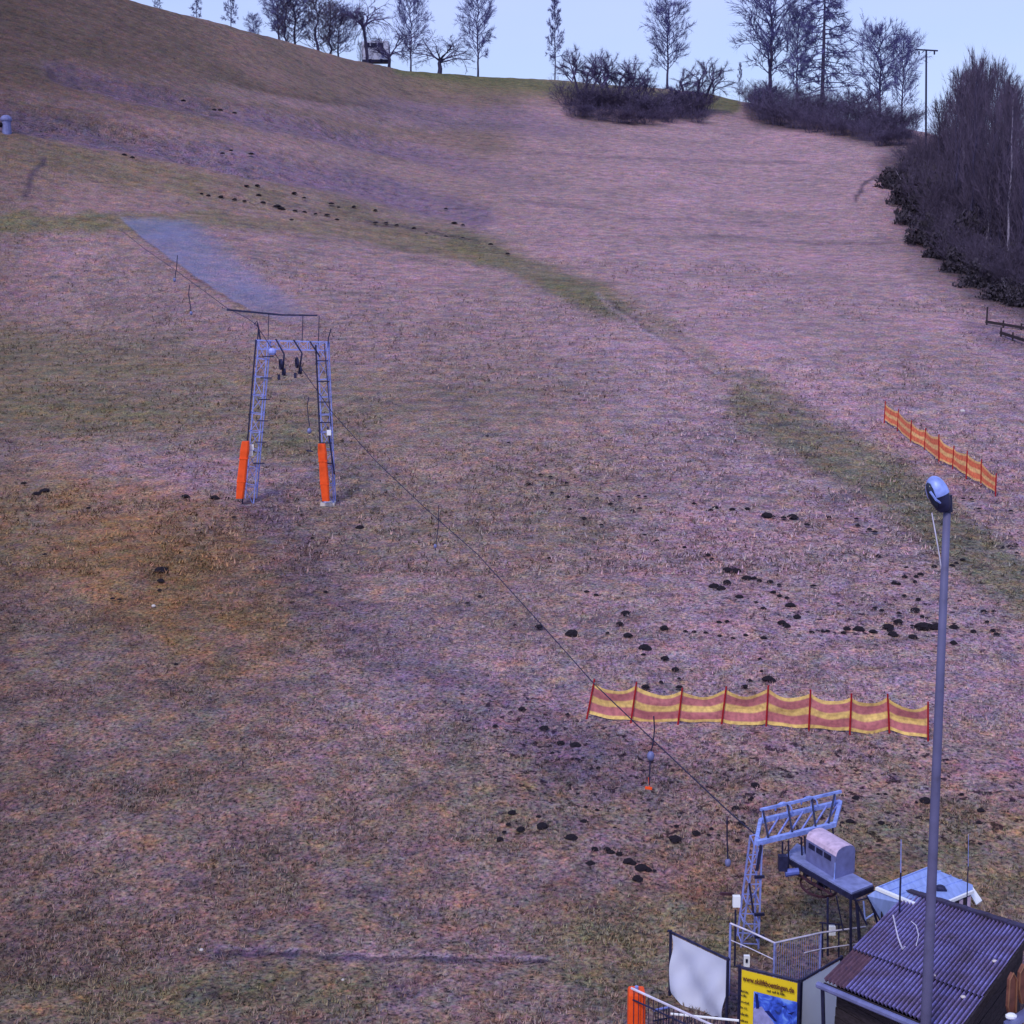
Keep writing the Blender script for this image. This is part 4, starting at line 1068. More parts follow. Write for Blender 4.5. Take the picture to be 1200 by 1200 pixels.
# ------------------------------------------------------------ far pole, caravan, left-edge barrel, rails
b_ = G(1085, 203); D_ = b_.y
root = thing('pole', 'tall dark T-shaped pole rising at the left end of the wood', 'pole', b_)
part(MB().tube(b_ - Vector((0, 0, .5)), P(1085.5, 59, D_), 0.13, 0.10, 8), 'mast', M['steel_dark'], root)
part(MB().beam(P(1073, 58, D_), P(1099, 59.5, D_), 0.16, 0.14), 'crossarm', M['steel_dark'], root)
for px in (1077, 1095): part(MB().tube(P(px, 60, D_), P(px, 64, D_), 0.09, 0.09, 8), 'roller', M['steel_dark'], root)

c_ = T(441, 231); zt, zb_ = P(441, 49, 231).z, P(441, 71, 231).z; wv = 31 * 231 / FPX
root = thing('caravan', 'white caravan with dark windows parked on the crest among bare trees', 'caravan', Vector((c_.x, 231, zb_ - 0.5)))
body = MB(); prof = [(-.5, .06), (-.5, .75), (-.46, .95), (-.40, 1.0), (.42, 1.0), (.48, .93), (.5, .6), (.49, .06), (.44, 0), (-.45, 0)]
hh = zt - zb_
fr = [Vector((c_.x + a * wv, 230, zb_ + b2 * hh)) for a, b2 in prof]
body.slab(fr[::-1], (0, -1, 0), 2.0); body_o = part(body, 'body', M['canvas_white'], root)
for a0, a1 in ((-.40, -.20), (-.16, .06), (.10, .30)):
    part(MB().box((c_.x + (a0 + a1) / 2 * wv, 229.97, zb_ + .76 * hh), ((a1 - a0) * wv, .05, .24 * hh)), 'window', M['glass_dark'], root)
part(MB().box((c_.x + .27 * wv, 229.98, zb_ + .30 * hh), (.10 * wv, .04, .42 * hh)), 'door', M['housing'], root)
part(MB().box((c_.x, 231, zb_ - .18), (wv * .98, 1.9, .34)), 'skirt', M['steel_dark'], root)
for s_ in (-.18, .22): part(wheel_mb(Vector((c_.x + s_ * wv, 229.95, zb_ - .25)), .34, .16, .2, (0, 1, 0), 16), 'wheel', M['steel_dark'], root)

b_ = G(6, 156); k = b_.y / FPX
root = thing('barrel', 'blue-grey barrel with a pale cover at the far left edge of the slope', 'barrel', b_)
part(MB().tube(b_ + Vector((k * 2, 0, -.2)), b_ + Vector((k * 2, 0, k * 15)), k * 5.2, k * 5, 14), 'drum', M['housing'], root)
part(MB().blob(b_ + Vector((k * 2, 0, k * 15)), k * 6.5, 12, 5, (1, 1, .8), lat=(0, .6)), 'cover', M['housing'], root)
part(MB().blob(b_ + Vector((-k * 5, -.2, k * 9)), k * 5, 8, 5, (1, 1, .6)), 'bundle', M['soil'], root)

for lab, a_, c2, hgt in (('upper dark wooden rail at the right edge below the wood', (1155, 381), (1215, 391), 1.1), ('lower dark wooden rail at the right edge below the wood', (1172, 394), (1215, 408), .5)):
    p0, p1 = G(*a_), G(*c2)
    root = thing('wooden_rail', lab, 'rail', p0)
    z_ = Vector((0, 0, .35))
    part(MB().beam(p0 + z_ * .6, p1 + z_ * .6, .10, .16), 'rail', M['wood_dark'], root)
    for t in (0.02, .35, .7, .98):
        c3 = p0.lerp(p1, t); part(MB().tube(c3 - z_, c3 + Vector((0, 0, hgt if t < .1 else .45)), .05, .05, 6), 'post', M['wood_dark'], root)

# ------------------------------------------------------------ lift drive station
ZF = CAMZ - 9.57          # top frame
ZD = CAMZ - 10.02         # deck
ZG = CAMZ - 11.75         # yard level
s00, s01 = PZ(886, 988, ZF), PZ(978, 966, ZF)
s10, s11 = PZ(891, 962, ZF), PZ(985, 940, ZF)
root = thing('drive_station', 'galvanised lift drive station with frame on top, deck, grey motor housing and horizontal wheel', 'lift station', Vector((s00.x, s00.y, ZG)))
beamobj = MB()
for a_, b_ in ((s00, s01), (s10, s11)):
    part(MB().beam(a_, b_, .085, .085), 'frame_beam', M['steel_light'], root)
part(MB().beam(s00, s10, .07, .07), 'frame_end', M['steel_light'], root)
part(MB().beam(s01, s11, .07, .07), 'frame_end', M['steel_light'], root)
up = Vector((0, 0, .22))
part(MB().beam(s10 + up, s11 + up, .05, .05), 'frame_rail', M['steel_light'], root)
for i, t in enumerate((.03, .33, .63, .92)):
    a_ = s00.lerp(s01, t + .12 if t < .8 else t); b_ = s10.lerp(s11, t)
    part(MB().beam(b_ + up * .9, a_ + Vector((0, 0, .05)), .035, .035), 'diagonal', M['steel_dark'], root)
    part(MB().beam(s10.lerp(s11, t), s10.lerp(s11, t) + up, .04, .04), 'stud', M['steel_light'], root)
for i in range(6):
    t = .1 + i * .15
    part(MB().beam(s00.lerp(s01, t), s10.lerp(s11, min(t + .13, 1)), .03, .025), 'brace', M['steel'], root)
for t in (.28, .6):
    c = s10.lerp(s11, t) + Vector((0, 0, .1)); part(MB().path([c + Vector((math.cos(a) * .16, 0, math.sin(a) * .16)) for a in np.linspace(0, math.pi, 9)], .018, 5), 'guide_loop', M['steel_light'], root)
# left lattice leg
def Pl(px, row): return P(px, row, s00.y)
mb = MB(); lattice(mb, P(866, 1128, s00.y + .1), P(888, 1130, s00.y + .1), P(884, 990, s00.y), P(893, 988, s00.y), .45, 6, .022, .012)
part(mb, 'leg', M['steel'], root, 'left lattice leg')
part(MB().beam(Pl(892, 990), Pl(887, 1020), .05, .05), 'knee', M['steel_dark'], root)
for r_ in (1028, 1072, 1098): part(MB().beam(Pl(884, r_), Pl(896, r_ - 1), .05, .05), 'step', M['steel_dark'], root)
part(MB().tube(Pl(878, 1035), Pl(883, 1070), .02, n=5), 'brace', M['steel_dark'], root)
# deck from the far left end down to the near right end
d0, d1 = PZ(921, 1002, ZD), PZ(998, 1046, ZD)
d3, d2 = PZ(934, 988, ZD), PZ(1023, 1036, ZD)
part(MB().slab([d0, d1, d2, d3], (0, 0, 1), .035), 'deck', mat('deck_sheet', (.22, .25, .50), .5, .1, .25, 6), root)
dz = Vector((0, 0, -.085))
for a_, b_ in ((d0, d1), (d3, d2), (d1, d2), (d0, d3)):
    part(MB().beam(a_ + dz, b_ + dz, .05, .09), 'deck_beam', M['steel_dark'], root)
lo = Vector((0, 0, -.24))
part(MB().beam(d0 + lo, d0.lerp(d1, .72) + lo, .03, .04), 'lower_beam', M['rust_steel'], root)
for t in np.linspace(0.02, .7, 8): part(MB().tube(d0.lerp(d1, t) + dz, d0.lerp(d1, t) + lo, .014, n=4), 'stay', M['steel_dark'], root)
# hangers between frame and deck
for a_, b_ in (((917, 986), (917, 1008)), ((924, 985), (924, 1021)), ((939, 981), (940, 1004)), ((943, 980), (944, 1000)), ((968, 974), (969, 990)), ((976, 970), (977, 986))):
    dd_ = s00.lerp(s01, (a_[0] - 886) / 92).y
    part(MB().tube(P(*a_, dd_), P(*b_, dd_), .018, n=5), 'strut', M['steel_dark'], root)
# motor housing with rounded top
def hp(px, row, z): return PZ(px, row, z)
hb = [hp(944, 1008, ZD), hp(979, 1030, ZD), hp(998, 1024, ZD), hp(966, 1001, ZD)]
ax = (hb[1] - hb[0]); ay = (hb[3] - hb[0]); Hh = .56
profile = [(0, 0), (0, .74), (.04, .86), (.13, .94), (.30, .985), (.5, 1.0), (.70, .985), (.87, .94), (.96, .86), (1, .74), (1, 0)]
vs = []; k_ = len(profile)
for e_ in (0, 1):
    for a, z in profile: vs.append(hb[0] + ax * e_ + ay * a + Vector((0, 0, Hh * z)))
fs = [tuple(range(k_)), tuple(range(k_, 2 * k_))[::-1]]; mi = [0, 0]
for i in range(k_ - 1):
    fs.append((i, i + k_, i + 1 + k_, i + 1)); mi.append(1 if 1 <= i <= 8 else 0)
mb = MB().add(vs, fs); mb.mi = mi
hous = part(mb, 'housing', [M['housing'], M['pinkish']], root)
for t0, t1 in ((.10, .30), (.36, .56), (.62, .84)):
    a_ = hb[0] + ax * t0 - ay.normalized() * .012 + Vector((0, 0, Hh * .50)); b_ = hb[0] + ax * t1 - ay.normalized() * .012 + Vector((0, 0, Hh * .50))
    part(MB().slab([a_, b_, b_ + Vector((0, 0, Hh * .17)), a_ + Vector((0, 0, Hh * .17))], -ay, .01), 'vent', M['steel_dark'], hous)
part(MB().path([hb[1] - ay.normalized() * .02 + Vector((0, 0, Hh * .55)), hb[1] - ay.normalized() * .03], .012, 4), 'edge_trim', M['steel_light'], hous)
# bull wheel
wc = PZ(960, 1037, CAMZ - 10.42)
part(wheel_mb(wc, .355, .325, .04, (0.05, -.28, 1), 30, 6, .010), 'bull_wheel', M['rust_steel'], root)
part(wheel_mb(wc + Vector((0, 0, .16)), .30, .26, .05, (0.05, -.25, 1), 26, 4, .012), 'drive_wheel', M['steel_dark'], root)
part(MB().tube(wc - Vector((0, 0, .1)), wc + Vector((0, 0, .38)), .03, n=8), 'axle', M['steel_dark'], root)
part(MB().box(P(917, 1011, s00.y), (.15, .15, .28)), 'rope_guide', M['steel_dark'], root)
part(MB().tube(P(920, 1023, s00.y), P(936, 1021, s00.y), .075, .065, 10), 'motor', M['blue_paint'], root)
# deck legs
yl = d1.y
for a_, b_, r_, m_ in (((997, 1050), (997, 1122), .026, 'steel_dark'), ((1001, 1052), (1016, 1084), .02, 'steel_dark'), ((1018, 1048), (1030, 1088), .022, 'steel_dark'),
                       ((1004, 1058), (1008, 1112), .03, 'steel_dark'), ((1012, 1056), (1014, 1080), .016, 'steel_light'), ((1013, 1078), (1031, 1066), .016, 'steel_light'),
                       ((970, 1052), (970, 1120), .02, 'steel_dark'), ((980, 1050), (988, 1090), .012, 'steel_dark'), ((1002, 1056), (1018, 1052), .015, 'steel_dark')):
    part(MB().tube(P(*a_, yl + .02), P(*b_, yl), r_, n=6), 'deck_leg', M[m_], root)
yb = yl + .5
part(MB().box(P(974, 1090, yb), (.14, .10, .16)), 'control_box', M['white_paint'], root)
for px in (964, 983): part(MB().tube(P(px, 1082, yb), P(px, 1122, yb), .016, n=5), 'box_post', M['steel_dark'], root)
part(MB().beam(P(960, 1081, yb), P(988, 1084, yb), .02, .02), 'box_rail', M['steel_dark'], root)

# box on post beside the station
a_ = P(863, 1130, 23.6)
root = thing('meter_box', 'small white box on a thin dark post left of the drive station', 'box', a_)
part(MB().box(P(863, 1056, 23.6), (.13, .09, .20)), 'box', M['white_paint'], root)
part(MB().tube(P(862, 1066, 23.6), P(861, 1132, 23.6), .018, n=6), 'post', M['steel_dark'], root)
a_ = P(875, 1134, 22.9)
root = thing('notice_box', 'little white notice box at the foot of the drive station leg', 'box', a_)
part(MB().box(P(875, 1126, 22.9), (.10, .06, .20)), 'case', M['white_paint'], root)
part(MB().box(P(875, 1126, 22.86), (.035, .02, .06)), 'lock', M['steel_dark'], root)

# rope barrier round the yard
root = thing('rope_barrier', 'pale rope barrier on thin posts round the drive station yard', 'barrier', P(908, 1128, 22.6))
rp = [P(856, 1082, 22.9), P(880, 1092, 22.7), P(908, 1105, 22.4), P(962, 1093, 23.2), P(1014, 1086, 23.9)]
part(MB().path(rp, .018, 5), 'rope', M['rope'], root)
rp2 = [p_ + Vector((0, 0, -.30)) for p_ in rp]
part(MB().path(rp2[:3], .010, 5), 'rope', M['rope'], root); part(MB().path([rp2[2].lerp(rp2[3], .65), rp2[3], rp2[4]], .012, 5), 'rope', M['rope'], root)
for i in (0, 2, 3): part(MB().tube(Vector((rp[i].x, rp[i].y, ZG - .1)), rp[i], .02, n=6), 'post', M['steel'], root)
# wire panel in the barrier: thin wires
mb = MB()
for i in range(22):
    t = i / 21; p_ = rp[2].lerp(rp[3], t); mb.tube(Vector((p_.x, p_.y, ZG)), p_ - Vector((0, 0, .02)), .004, n=3)
part(mb, 'wire_panel', M['steel'], root)['kind'] = 'stuff'

# ------------------------------------------------------------ banners
def banner(name, label, tl, tr, zt_, zb2, m, sagz=0.0, wav=0.03, root=None, frame=True, extra=None):
    A_, B_ = PZ(tl[0], tl[1], zt_), PZ(tr[0], tr[1], zt_)
    root = thing(name, label, 'banner', Vector((A_.x, A_.y, ZG)), None)
    d = B_ - A_; nn = Vector((0, 0, 1)).cross(d).normalized()
    if nn.y > 0: nn = -nn
    ins = d.normalized() * .035
    nx, ny = 26, 20; vs = []; fs = []; uv = []
    for i in range(nx + 1):
        u_ = i / nx
        for j in range(ny + 1):
            v_ = j / ny
            top = A_ + ins + (d - 2 * ins) * u_ + Vector((0, 0, -.04))
            bot = Vector((top.x, top.y, zb2 + sagz * (-math.sin(u_ * math.pi) + .45 * math.sin(u_ * 9))))
            p_ = bot.lerp(top, v_) + nn * (wav * math.sin(u_ * 7 + v_ * 5) * (1 - v_) + wav * .6 * math.sin(u_ * 15 - v_ * 9) * (1 - v_) * v_ * 2)
            vs.append(p_); uv.append((u_, v_))
    for i in range(nx):
        for j in range(ny):
            a = i * (ny + 1) + j; fs.append((a, a + ny + 1, a + ny + 2, a + 1))
    mb = MB().add(vs, fs); o = part(mb, 'sheet', m, root, smooth=True)
    ul = o.data.uv_layers.new(name='UVMap')
    for lp in o.data.loops: ul.data[lp.index].uv = uv[lp.vertex_index]
    part(MB().tube(A_ - d.normalized() * .06, B_ + d.normalized() * .03, .022, n=8), 'top_rail', M['steel_dark'], root)
    for p_ in (A_, B_): part(MB().tube(Vector((p_.x, p_.y, ZG - .2)), p_ + Vector((0, 0, .03)), .026, n=8), 'post', M['steel_dark'], root)
    return root, A_, B_, d, nn
zt_b = CAMZ - 10.50
banner('banner', 'blank crumpled white banner on a dark frame left of the yellow poster', (786, 1092), (853, 1124), zt_b, CAMZ - 11.60, M['canvas_white'], .13, .09)
ym = mat('yellow_poster', (0.80, 0.58, 0.02), .6, 0, .06, 3)
zt_y = CAMZ - 10.42
root_y, A_, B_, d_, nn_ = banner('poster_banner', 'yellow poster banner with web address and a blue ski photograph', (867, 1133), (937, 1150), zt_y, ZG + .1, ym, .0, .012)
picm, n, l, b = new_mat('ski_photo_print')
t_ = n.new('ShaderNodeTexCoord'); nz = n.new('ShaderNodeTexNoise'); nz.inputs['Scale'].default_value = 5.5; nz.inputs['Detail'].default_value = 5; nz.inputs['Distortion'].default_value = 1.2
l.new(t_.outputs['Object'], nz.inputs['Vector']); rr_ = n.new('ShaderNodeValToRGB'); e = rr_.color_ramp.elements
e[0].position = .30; e[0].color = (.01, .02, .10, 1); e[1].position = .72; e[1].color = (.25, .40, .85, 1)
for p_, c_ in ((.44, (.03, .08, .55)), (.52, (.06, .14, .75)), (.60, (.15, .30, .85))):
    k_ = e.new(p_); k_.color = (*c_, 1)
l.new(nz.outputs['Fac'], rr_.inputs['Fac']); l.new(rr_.outputs['Color'], b.inputs['Base Color'])
def yp(u_, zdown, off): return A_ + d_ * u_ + Vector((0, 0, -zdown)) + nn_ * off
part(MB().slab([yp(.26, .34, .035), yp(.985, .34, .035), yp(.985, 1.15, .035), yp(.26, 1.15, .035)], nn_, .004), 'photo_print', picm, root_y)
ink = mat('dark_red_ink', (.10, .02, .02), .7); black = mat('black_ink', (.015, .015, .02), .7)
def text(body, size, u0, zdown, m, parent, align='LEFT', fit=None):
    c = bpy.data.curves.new('lettering', 'FONT'); c.body = body; c.size = size; c.align_x = align; c.extrude = .0015; c.offset = size * .022
    o = bpy.data.objects.new('lettering', c); COL.objects.link(o)
    dg = bpy.context.evaluated_depsgraph_get(); me_ = bpy.data.meshes.new_from_object(o.evaluated_get(dg))
    bpy.data.objects.remove(o)
    if fit:
        w_ = max(v.co.x for v in me_.vertices) - min(v.co.x for v in me_.vertices)
        for v in me_.vertices: v.co.x *= fit / w_
    me_.materials.clear(); me_.materials.append(m)
    o = bpy.data.objects.new('lettering', me_); COL.objects.link(o); o.parent = parent
    xa = d_.normalized(); za = Vector((0, 0, 1)); za = (za - xa * za.dot(xa)).normalized(); na = xa.cross(za)
    mtx = Matrix((xa, za, na)).transposed().to_4x4(); loc_ = yp(u0, zdown, .042) - world_org(parent)
    mtx.translation = loc_; o.matrix_local = mtx
    return o
L_ = d_.length
text('www.skiliftboettingen.de', .13, .07, .20, ink, root_y, fit=L_ * .86)
rs_ = random.Random(4)
def scrawl(u0, u1, zdown, h):
    # print too small to read in the photograph: short uneven strokes
    mb_ = MB(); u_ = u0
    while u_ < u1:
        hh_ = h * rs_.uniform(.6, 1.1); w_2 = .010
        mb_.slab([yp(u_, zdown, .042), yp(u_ + w_2, zdown, .042), yp(u_ + w_2, zdown - hh_, .042), yp(u_, zdown - hh_, .042)], nn_, .003); 
        if rs_.random() < .6: mb_.slab([yp(u_, zdown - h * .3, .043), yp(u_ + .03, zdown - h * .3, .043), yp(u_ + .03, zdown - h * .5, .043), yp(u_, zdown - h * .5, .043)], nn_, .003)
        u_ += rs_.uniform(.020, .034)
    part(mb_, 'small_print', black, root_y)
scrawl(.48, .54, .285, .04); scrawl(.57, .76, .285, .045)
for zd, w_2 in ((.40, .12), (.47, .08), (.58, .15), (.68, .10), (.79, .12), (.90, .11), (1.0, .13)): scrawl(.05, .05 + w_2, zd, .04)
snow = mat('printed_snow', (.30, .30, .62), .6, 0, .25, 8); navy = mat('printed_navy', (.01, .015, .12), .6, 0, .3, 8)
part(MB().slab([yp(.27, .62, .039), yp(.40, .56, .039), yp(.62, .80, .039), yp(.80, 1.0, .039), yp(.98, 1.13, .039), yp(.27, 1.13, .039)], nn_, .003), 'printed_snow_slope', snow, root_y)
for q_ in (((.45, .62), (.53, .60), (.66, .74), (.62, .75)), ((.28, .36), (.33, .37), (.36, .60), (.31, .62)), ((.72, .46), (.80, .45), (.78, .49)), ((.84, .56), (.95, .50), (.90, .57))):
    part(MB().slab([yp(a, b2, .043) for a, b2 in q_], nn_, .003), 'printed_mark', navy, root_y)
banner('banner', 'blank pale blue-white banner between the yellow poster and the hut', (939, 1149), (986, 1122), zt_y - .02, ZG + .1, M['canvas_thin'], 0, .012)
# wire fence behind the white banner
# orange pad post with railing
pt = P(746, 1160, 20.9)
root = thing('padded_post', 'bright orange padded post at the bottom edge left of the white banner', 'padded post', Vector((pt.x, pt.y, ZG)))
w_ = .27
mb = MB(); vs = []; fs = []
for i, (zz, k) in enumerate(((ZG, 1), (pt.z - .45, 1.0), (pt.z - .04, .98), (pt.z, .9))):
    for (a, c) in ((-1, -.8), (-.85, -1), (.85, -1), (1, -.8), (1, .8), (.85, 1), (-.85, 1), (-1, .8)): vs.append((pt.x + a * w_ / 2 * k, pt.y + c * w_ / 2 * k, zz))
for i in range(3):
    for j in range(8): fs.append((i * 8 + j, i * 8 + (j + 1) % 8, (i + 1) * 8 + (j + 1) % 8, (i + 1) * 8 + j))
fs.append(tuple(range(24, 32)))
part(mb.add(vs, fs), 'pad', M['pad_orange'], root)
part(MB().tube(pt - Vector((0, 0, .1)), pt + Vector((0, 0, .06)), .03, n=8), 'post_top', M['steel_light'], root)
def railing(label, a_, b_, hgt, nsp, mtop):
    root = thing('railing', label, 'railing', Vector((a_.x, a_.y, a_.z - hgt)))
    part(MB().tube(a_, b_, .02, n=6), 'top_rail', mtop, root)
    lo_ = Vector((0, 0, -.18)); part(MB().tube(a_ + lo_, b_ + lo_, .015, n=6), 'mid_rail', M['steel_dark'], root)
    lo_ = Vector((0, 0, -hgt + .05)); part(MB().tube(a_ + lo_, b_ + lo_, .015, n=6), 'low_rail', M['steel_dark'], root)
    for i in range(nsp):
        p_ = a_.lerp(b_, (i + .5) / nsp); part(MB().tube(p_ - Vector((0, 0, hgt - .02)), p_, .008, n=4), 'spindle', M['steel_dark'], root)
    return root
railing('pale pipe railing running down right from the orange padded post', P(740, 1158, 20.8), P(836, 1202, 19.6), .9, 16, M['rope'])
railing('dark spindle railing with pale top below the white banner', P(786, 1188, 21.2), P(866, 1196, 20.9), .8, 18, M['white_paint'])
railing('short dark railing between the orange post and the white banner', P(766, 1184, 20.9), P(786, 1180, 21.4), .6, 6, M['steel'])

# ------------------------------------------------------------ kiosk behind the hut
ZR = CAMZ - 9.72
root = thing('kiosk', 'small kiosk with pale blue sheet roof behind the corrugated hut', 'kiosk', PZ(1085, 1060, ZG))
ridge = PZ(1090, 1016, ZR + .06); e1, e2, e3, e4, e5 = PZ(1027, 1041, ZR), PZ(1073, 1060, ZR), PZ(1100, 1062, ZR), PZ(1140, 1045, ZR), PZ(1140, 1037, ZR)
part(MB().slab([e1, e2, e3, e4, e5, ridge], (0, 0, 1), .04), 'roof', M['tarp'], root)
for t in (.0, .25, .5, .75): 
    a_ = e1.lerp(e2, t); b_ = ridge.lerp(e5, t); part(MB().beam(a_ + Vector((0, 0, .012)), b_ + Vector((0, 0, .012)), .02, .014), 'roof_seam', M['tarp'], root)
part(MB().beam(e1, e2, .06, .05), 'eave_trim', M['white_paint'], root); part(MB().beam(e3, e4, .04, .05), 'eave_trim', M['white_paint'], root)
f1_, f2_ = PZ(1060, 1097, CAMZ - 10.45), PZ(1036, 1086, CAMZ - 10.45)
f0_ = PZ(1016, 1050, CAMZ - 9.9)
part(MB().slab([e1 - Vector((0, 0, .03)), f0_, f2_, f1_, e2 - Vector((0, 0, .03))], (0, -1, .5), .02), 'tarpaulin', M['canvas_white'] if False else M['tarp'], root)
part(MB().path([f0_, f2_, f1_], .02, 5), 'tarpaulin_hem', M['steel_dark'], root)
wl_ = [(e3.lerp(e4, t)) for t in np.linspace(.02, .95, 9)]
for i in range(8):
    a_, b_ = wl_[i], wl_[i + 1]; g_ = (b_ - a_) * .06
    part(MB().slab([Vector((a_.x + g_.x, a_.y, ZG)), Vector((b_.x, b_.y, ZG)), b_ - Vector((0, 0, .06)), a_ + g_ - Vector((0, 0, .06))], (0, -1, 0), .03), 'wall_board', M['pinkish'] if i % 2 else M['wood_dark'], root)
back = [PZ(1140, 1037, ZR), PZ(1090, 1016, ZR), PZ(1027, 1041, ZR)]
for a_, b_ in zip(back[:-1], back[1:]):
    c_ = (e2 + e5) / 2; a2 = a_.lerp(c_, .08); b2 = b_.lerp(c_, .08)
    part(MB().slab([Vector((a2.x, a2.y, ZG)), Vector((b2.x, b2.y, ZG)), Vector((b2.x, b2.y, ZR - .05)), Vector((a2.x, a2.y, ZR - .05))], (0, 1, 0), .04), 'wall', M['wood_dark'], root)
part(MB().slab([PZ(1133, 1041, ZR - .12), PZ(1140, 1039, ZR - .12), PZ(1151, 1055, ZR - .32), PZ(1144, 1060, ZR - .32)], (0, -.3, 1), .02), 'awning', M['white_paint'], root)

# thin poles standing behind the hut
for lab, px, t_, b_, D_, r_ in (('thin pole with dark lower half left of the lamp pole, in front of the kiosk', 1055, 984, 1075, 21.9, .016), ('thin pale rod rising beside the right end of the kiosk', 1134, 978, 1066, 22.0, .009)):
    top, bot = P(px + 1, t_, D_), P(px, b_, D_); mid_ = top.lerp(bot, .42)
    root = thing('rod', lab, 'pole', Vector((bot.x, bot.y, ZG)))
    part(MB().tube(mid_, top, r_ * .6, r_ * .4, 6), 'upper_rod', M['steel'], root); part(MB().tube(Vector((bot.x, bot.y, ZG)), mid_, r_, r_, 6), 'lower_rod', M['steel_dark'], root)

# ------------------------------------------------------------ hut with corrugated roof
rA, rB, rC, rD = ray(966, 1150), ray(1120, 1214), ray(1065, 1046), ray(1208, 1091)
kA = 19.8 / rA[1]
sol = np.linalg.solve(np.stack([rB, rC, -rD], 1), rA * kA)   # A + D = B + C
A4, B4, C4, D4 = [Vector(r_ * k_) + Vector((0, 0, CAMZ)) for r_, k_ in ((rA, kA), (rB, sol[0]), (rC, sol[1]), (rD, sol[2]))]
EX = (B4 - A4); SL = (C4 - A4); NRM = EX.cross(SL).normalized()
if NRM.z < 0: NRM = -NRM
print('HUT', EX.length, SL.length, NRM, 'corners', A4, B4, C4, D4)
root = thing('hut', 'dark timber hut with weathered corrugated roof in the bottom right corner', 'hut', Vector(((A4.x + B4.x) / 2, (A4.y + B4.y) / 2, ZG)))
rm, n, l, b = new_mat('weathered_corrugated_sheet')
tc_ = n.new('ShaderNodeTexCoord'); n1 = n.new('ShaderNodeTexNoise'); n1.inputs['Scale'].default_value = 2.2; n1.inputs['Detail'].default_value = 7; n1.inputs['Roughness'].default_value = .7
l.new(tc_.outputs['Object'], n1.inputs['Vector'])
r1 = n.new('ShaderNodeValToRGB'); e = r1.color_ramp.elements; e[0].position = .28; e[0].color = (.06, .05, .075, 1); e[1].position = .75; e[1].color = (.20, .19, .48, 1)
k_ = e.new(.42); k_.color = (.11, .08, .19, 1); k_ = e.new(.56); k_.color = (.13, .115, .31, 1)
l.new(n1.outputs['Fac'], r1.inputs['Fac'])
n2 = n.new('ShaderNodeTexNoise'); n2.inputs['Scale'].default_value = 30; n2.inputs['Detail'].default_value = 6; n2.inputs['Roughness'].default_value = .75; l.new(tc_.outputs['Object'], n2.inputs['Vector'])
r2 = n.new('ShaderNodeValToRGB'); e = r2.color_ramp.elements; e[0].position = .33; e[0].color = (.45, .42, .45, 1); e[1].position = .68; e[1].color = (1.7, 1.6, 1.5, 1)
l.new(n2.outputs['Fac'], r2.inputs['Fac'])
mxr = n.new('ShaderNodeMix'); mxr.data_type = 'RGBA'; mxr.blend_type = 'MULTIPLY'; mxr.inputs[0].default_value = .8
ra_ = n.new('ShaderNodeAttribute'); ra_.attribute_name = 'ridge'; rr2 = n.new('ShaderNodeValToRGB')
rr2.color_ramp.elements[0].position = .25; rr2.color_ramp.elements[0].color = (.26, .24, .28, 1); rr2.color_ramp.elements[1].position = .85; rr2.color_ramp.elements[1].color = (1.35, 1.35, 1.4, 1)  # corrugation shading painted into the colour: dark valleys, bright ridges
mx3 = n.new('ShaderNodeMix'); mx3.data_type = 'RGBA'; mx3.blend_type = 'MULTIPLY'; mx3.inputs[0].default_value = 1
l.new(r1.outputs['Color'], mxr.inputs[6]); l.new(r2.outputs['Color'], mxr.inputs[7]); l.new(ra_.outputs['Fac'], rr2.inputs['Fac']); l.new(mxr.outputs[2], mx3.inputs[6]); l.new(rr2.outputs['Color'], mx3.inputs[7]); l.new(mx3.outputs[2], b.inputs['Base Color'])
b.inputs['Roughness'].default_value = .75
rust = mat('rusty_corrugated_sheet', (.105, .055, .085), .85, 0, .5, 9, 0, dirt=(.07, .05, .12))
NC, NRW = 6, 3
hx = EX.normalized()
period = EX.length / 33.0
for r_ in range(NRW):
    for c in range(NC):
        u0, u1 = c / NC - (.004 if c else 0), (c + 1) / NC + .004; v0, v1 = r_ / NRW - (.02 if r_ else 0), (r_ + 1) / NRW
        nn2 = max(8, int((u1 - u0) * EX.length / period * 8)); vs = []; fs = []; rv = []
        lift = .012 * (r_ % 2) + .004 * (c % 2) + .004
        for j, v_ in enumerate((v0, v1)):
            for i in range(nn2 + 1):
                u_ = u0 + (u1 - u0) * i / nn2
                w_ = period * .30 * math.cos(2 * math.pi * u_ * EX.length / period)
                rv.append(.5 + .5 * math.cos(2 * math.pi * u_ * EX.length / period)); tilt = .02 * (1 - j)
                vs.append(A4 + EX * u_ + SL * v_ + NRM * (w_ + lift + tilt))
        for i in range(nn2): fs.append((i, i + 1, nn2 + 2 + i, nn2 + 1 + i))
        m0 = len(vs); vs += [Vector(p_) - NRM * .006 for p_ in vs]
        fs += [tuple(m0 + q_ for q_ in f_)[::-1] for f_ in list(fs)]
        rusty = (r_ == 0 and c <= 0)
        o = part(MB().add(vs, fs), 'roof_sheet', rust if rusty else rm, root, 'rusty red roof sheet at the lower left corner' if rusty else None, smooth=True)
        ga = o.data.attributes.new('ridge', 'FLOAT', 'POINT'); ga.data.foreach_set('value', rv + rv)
# far roof slope
back_dir = Vector((SL.x, SL.y, 0)).normalized() * .12

# ridge capping made of short overlapping pieces
for i in range(12):
    a_ = C4.lerp(D4, i / 12); b_ = C4.lerp(D4, (i + 1) / 12 + .004)
    part(MB().beam(a_ + NRM * (.035 + .006 * (i % 2)), b_ + NRM * (.035 + .006 * (i % 2)), .13, .035), 'ridge_cap', rm, root)
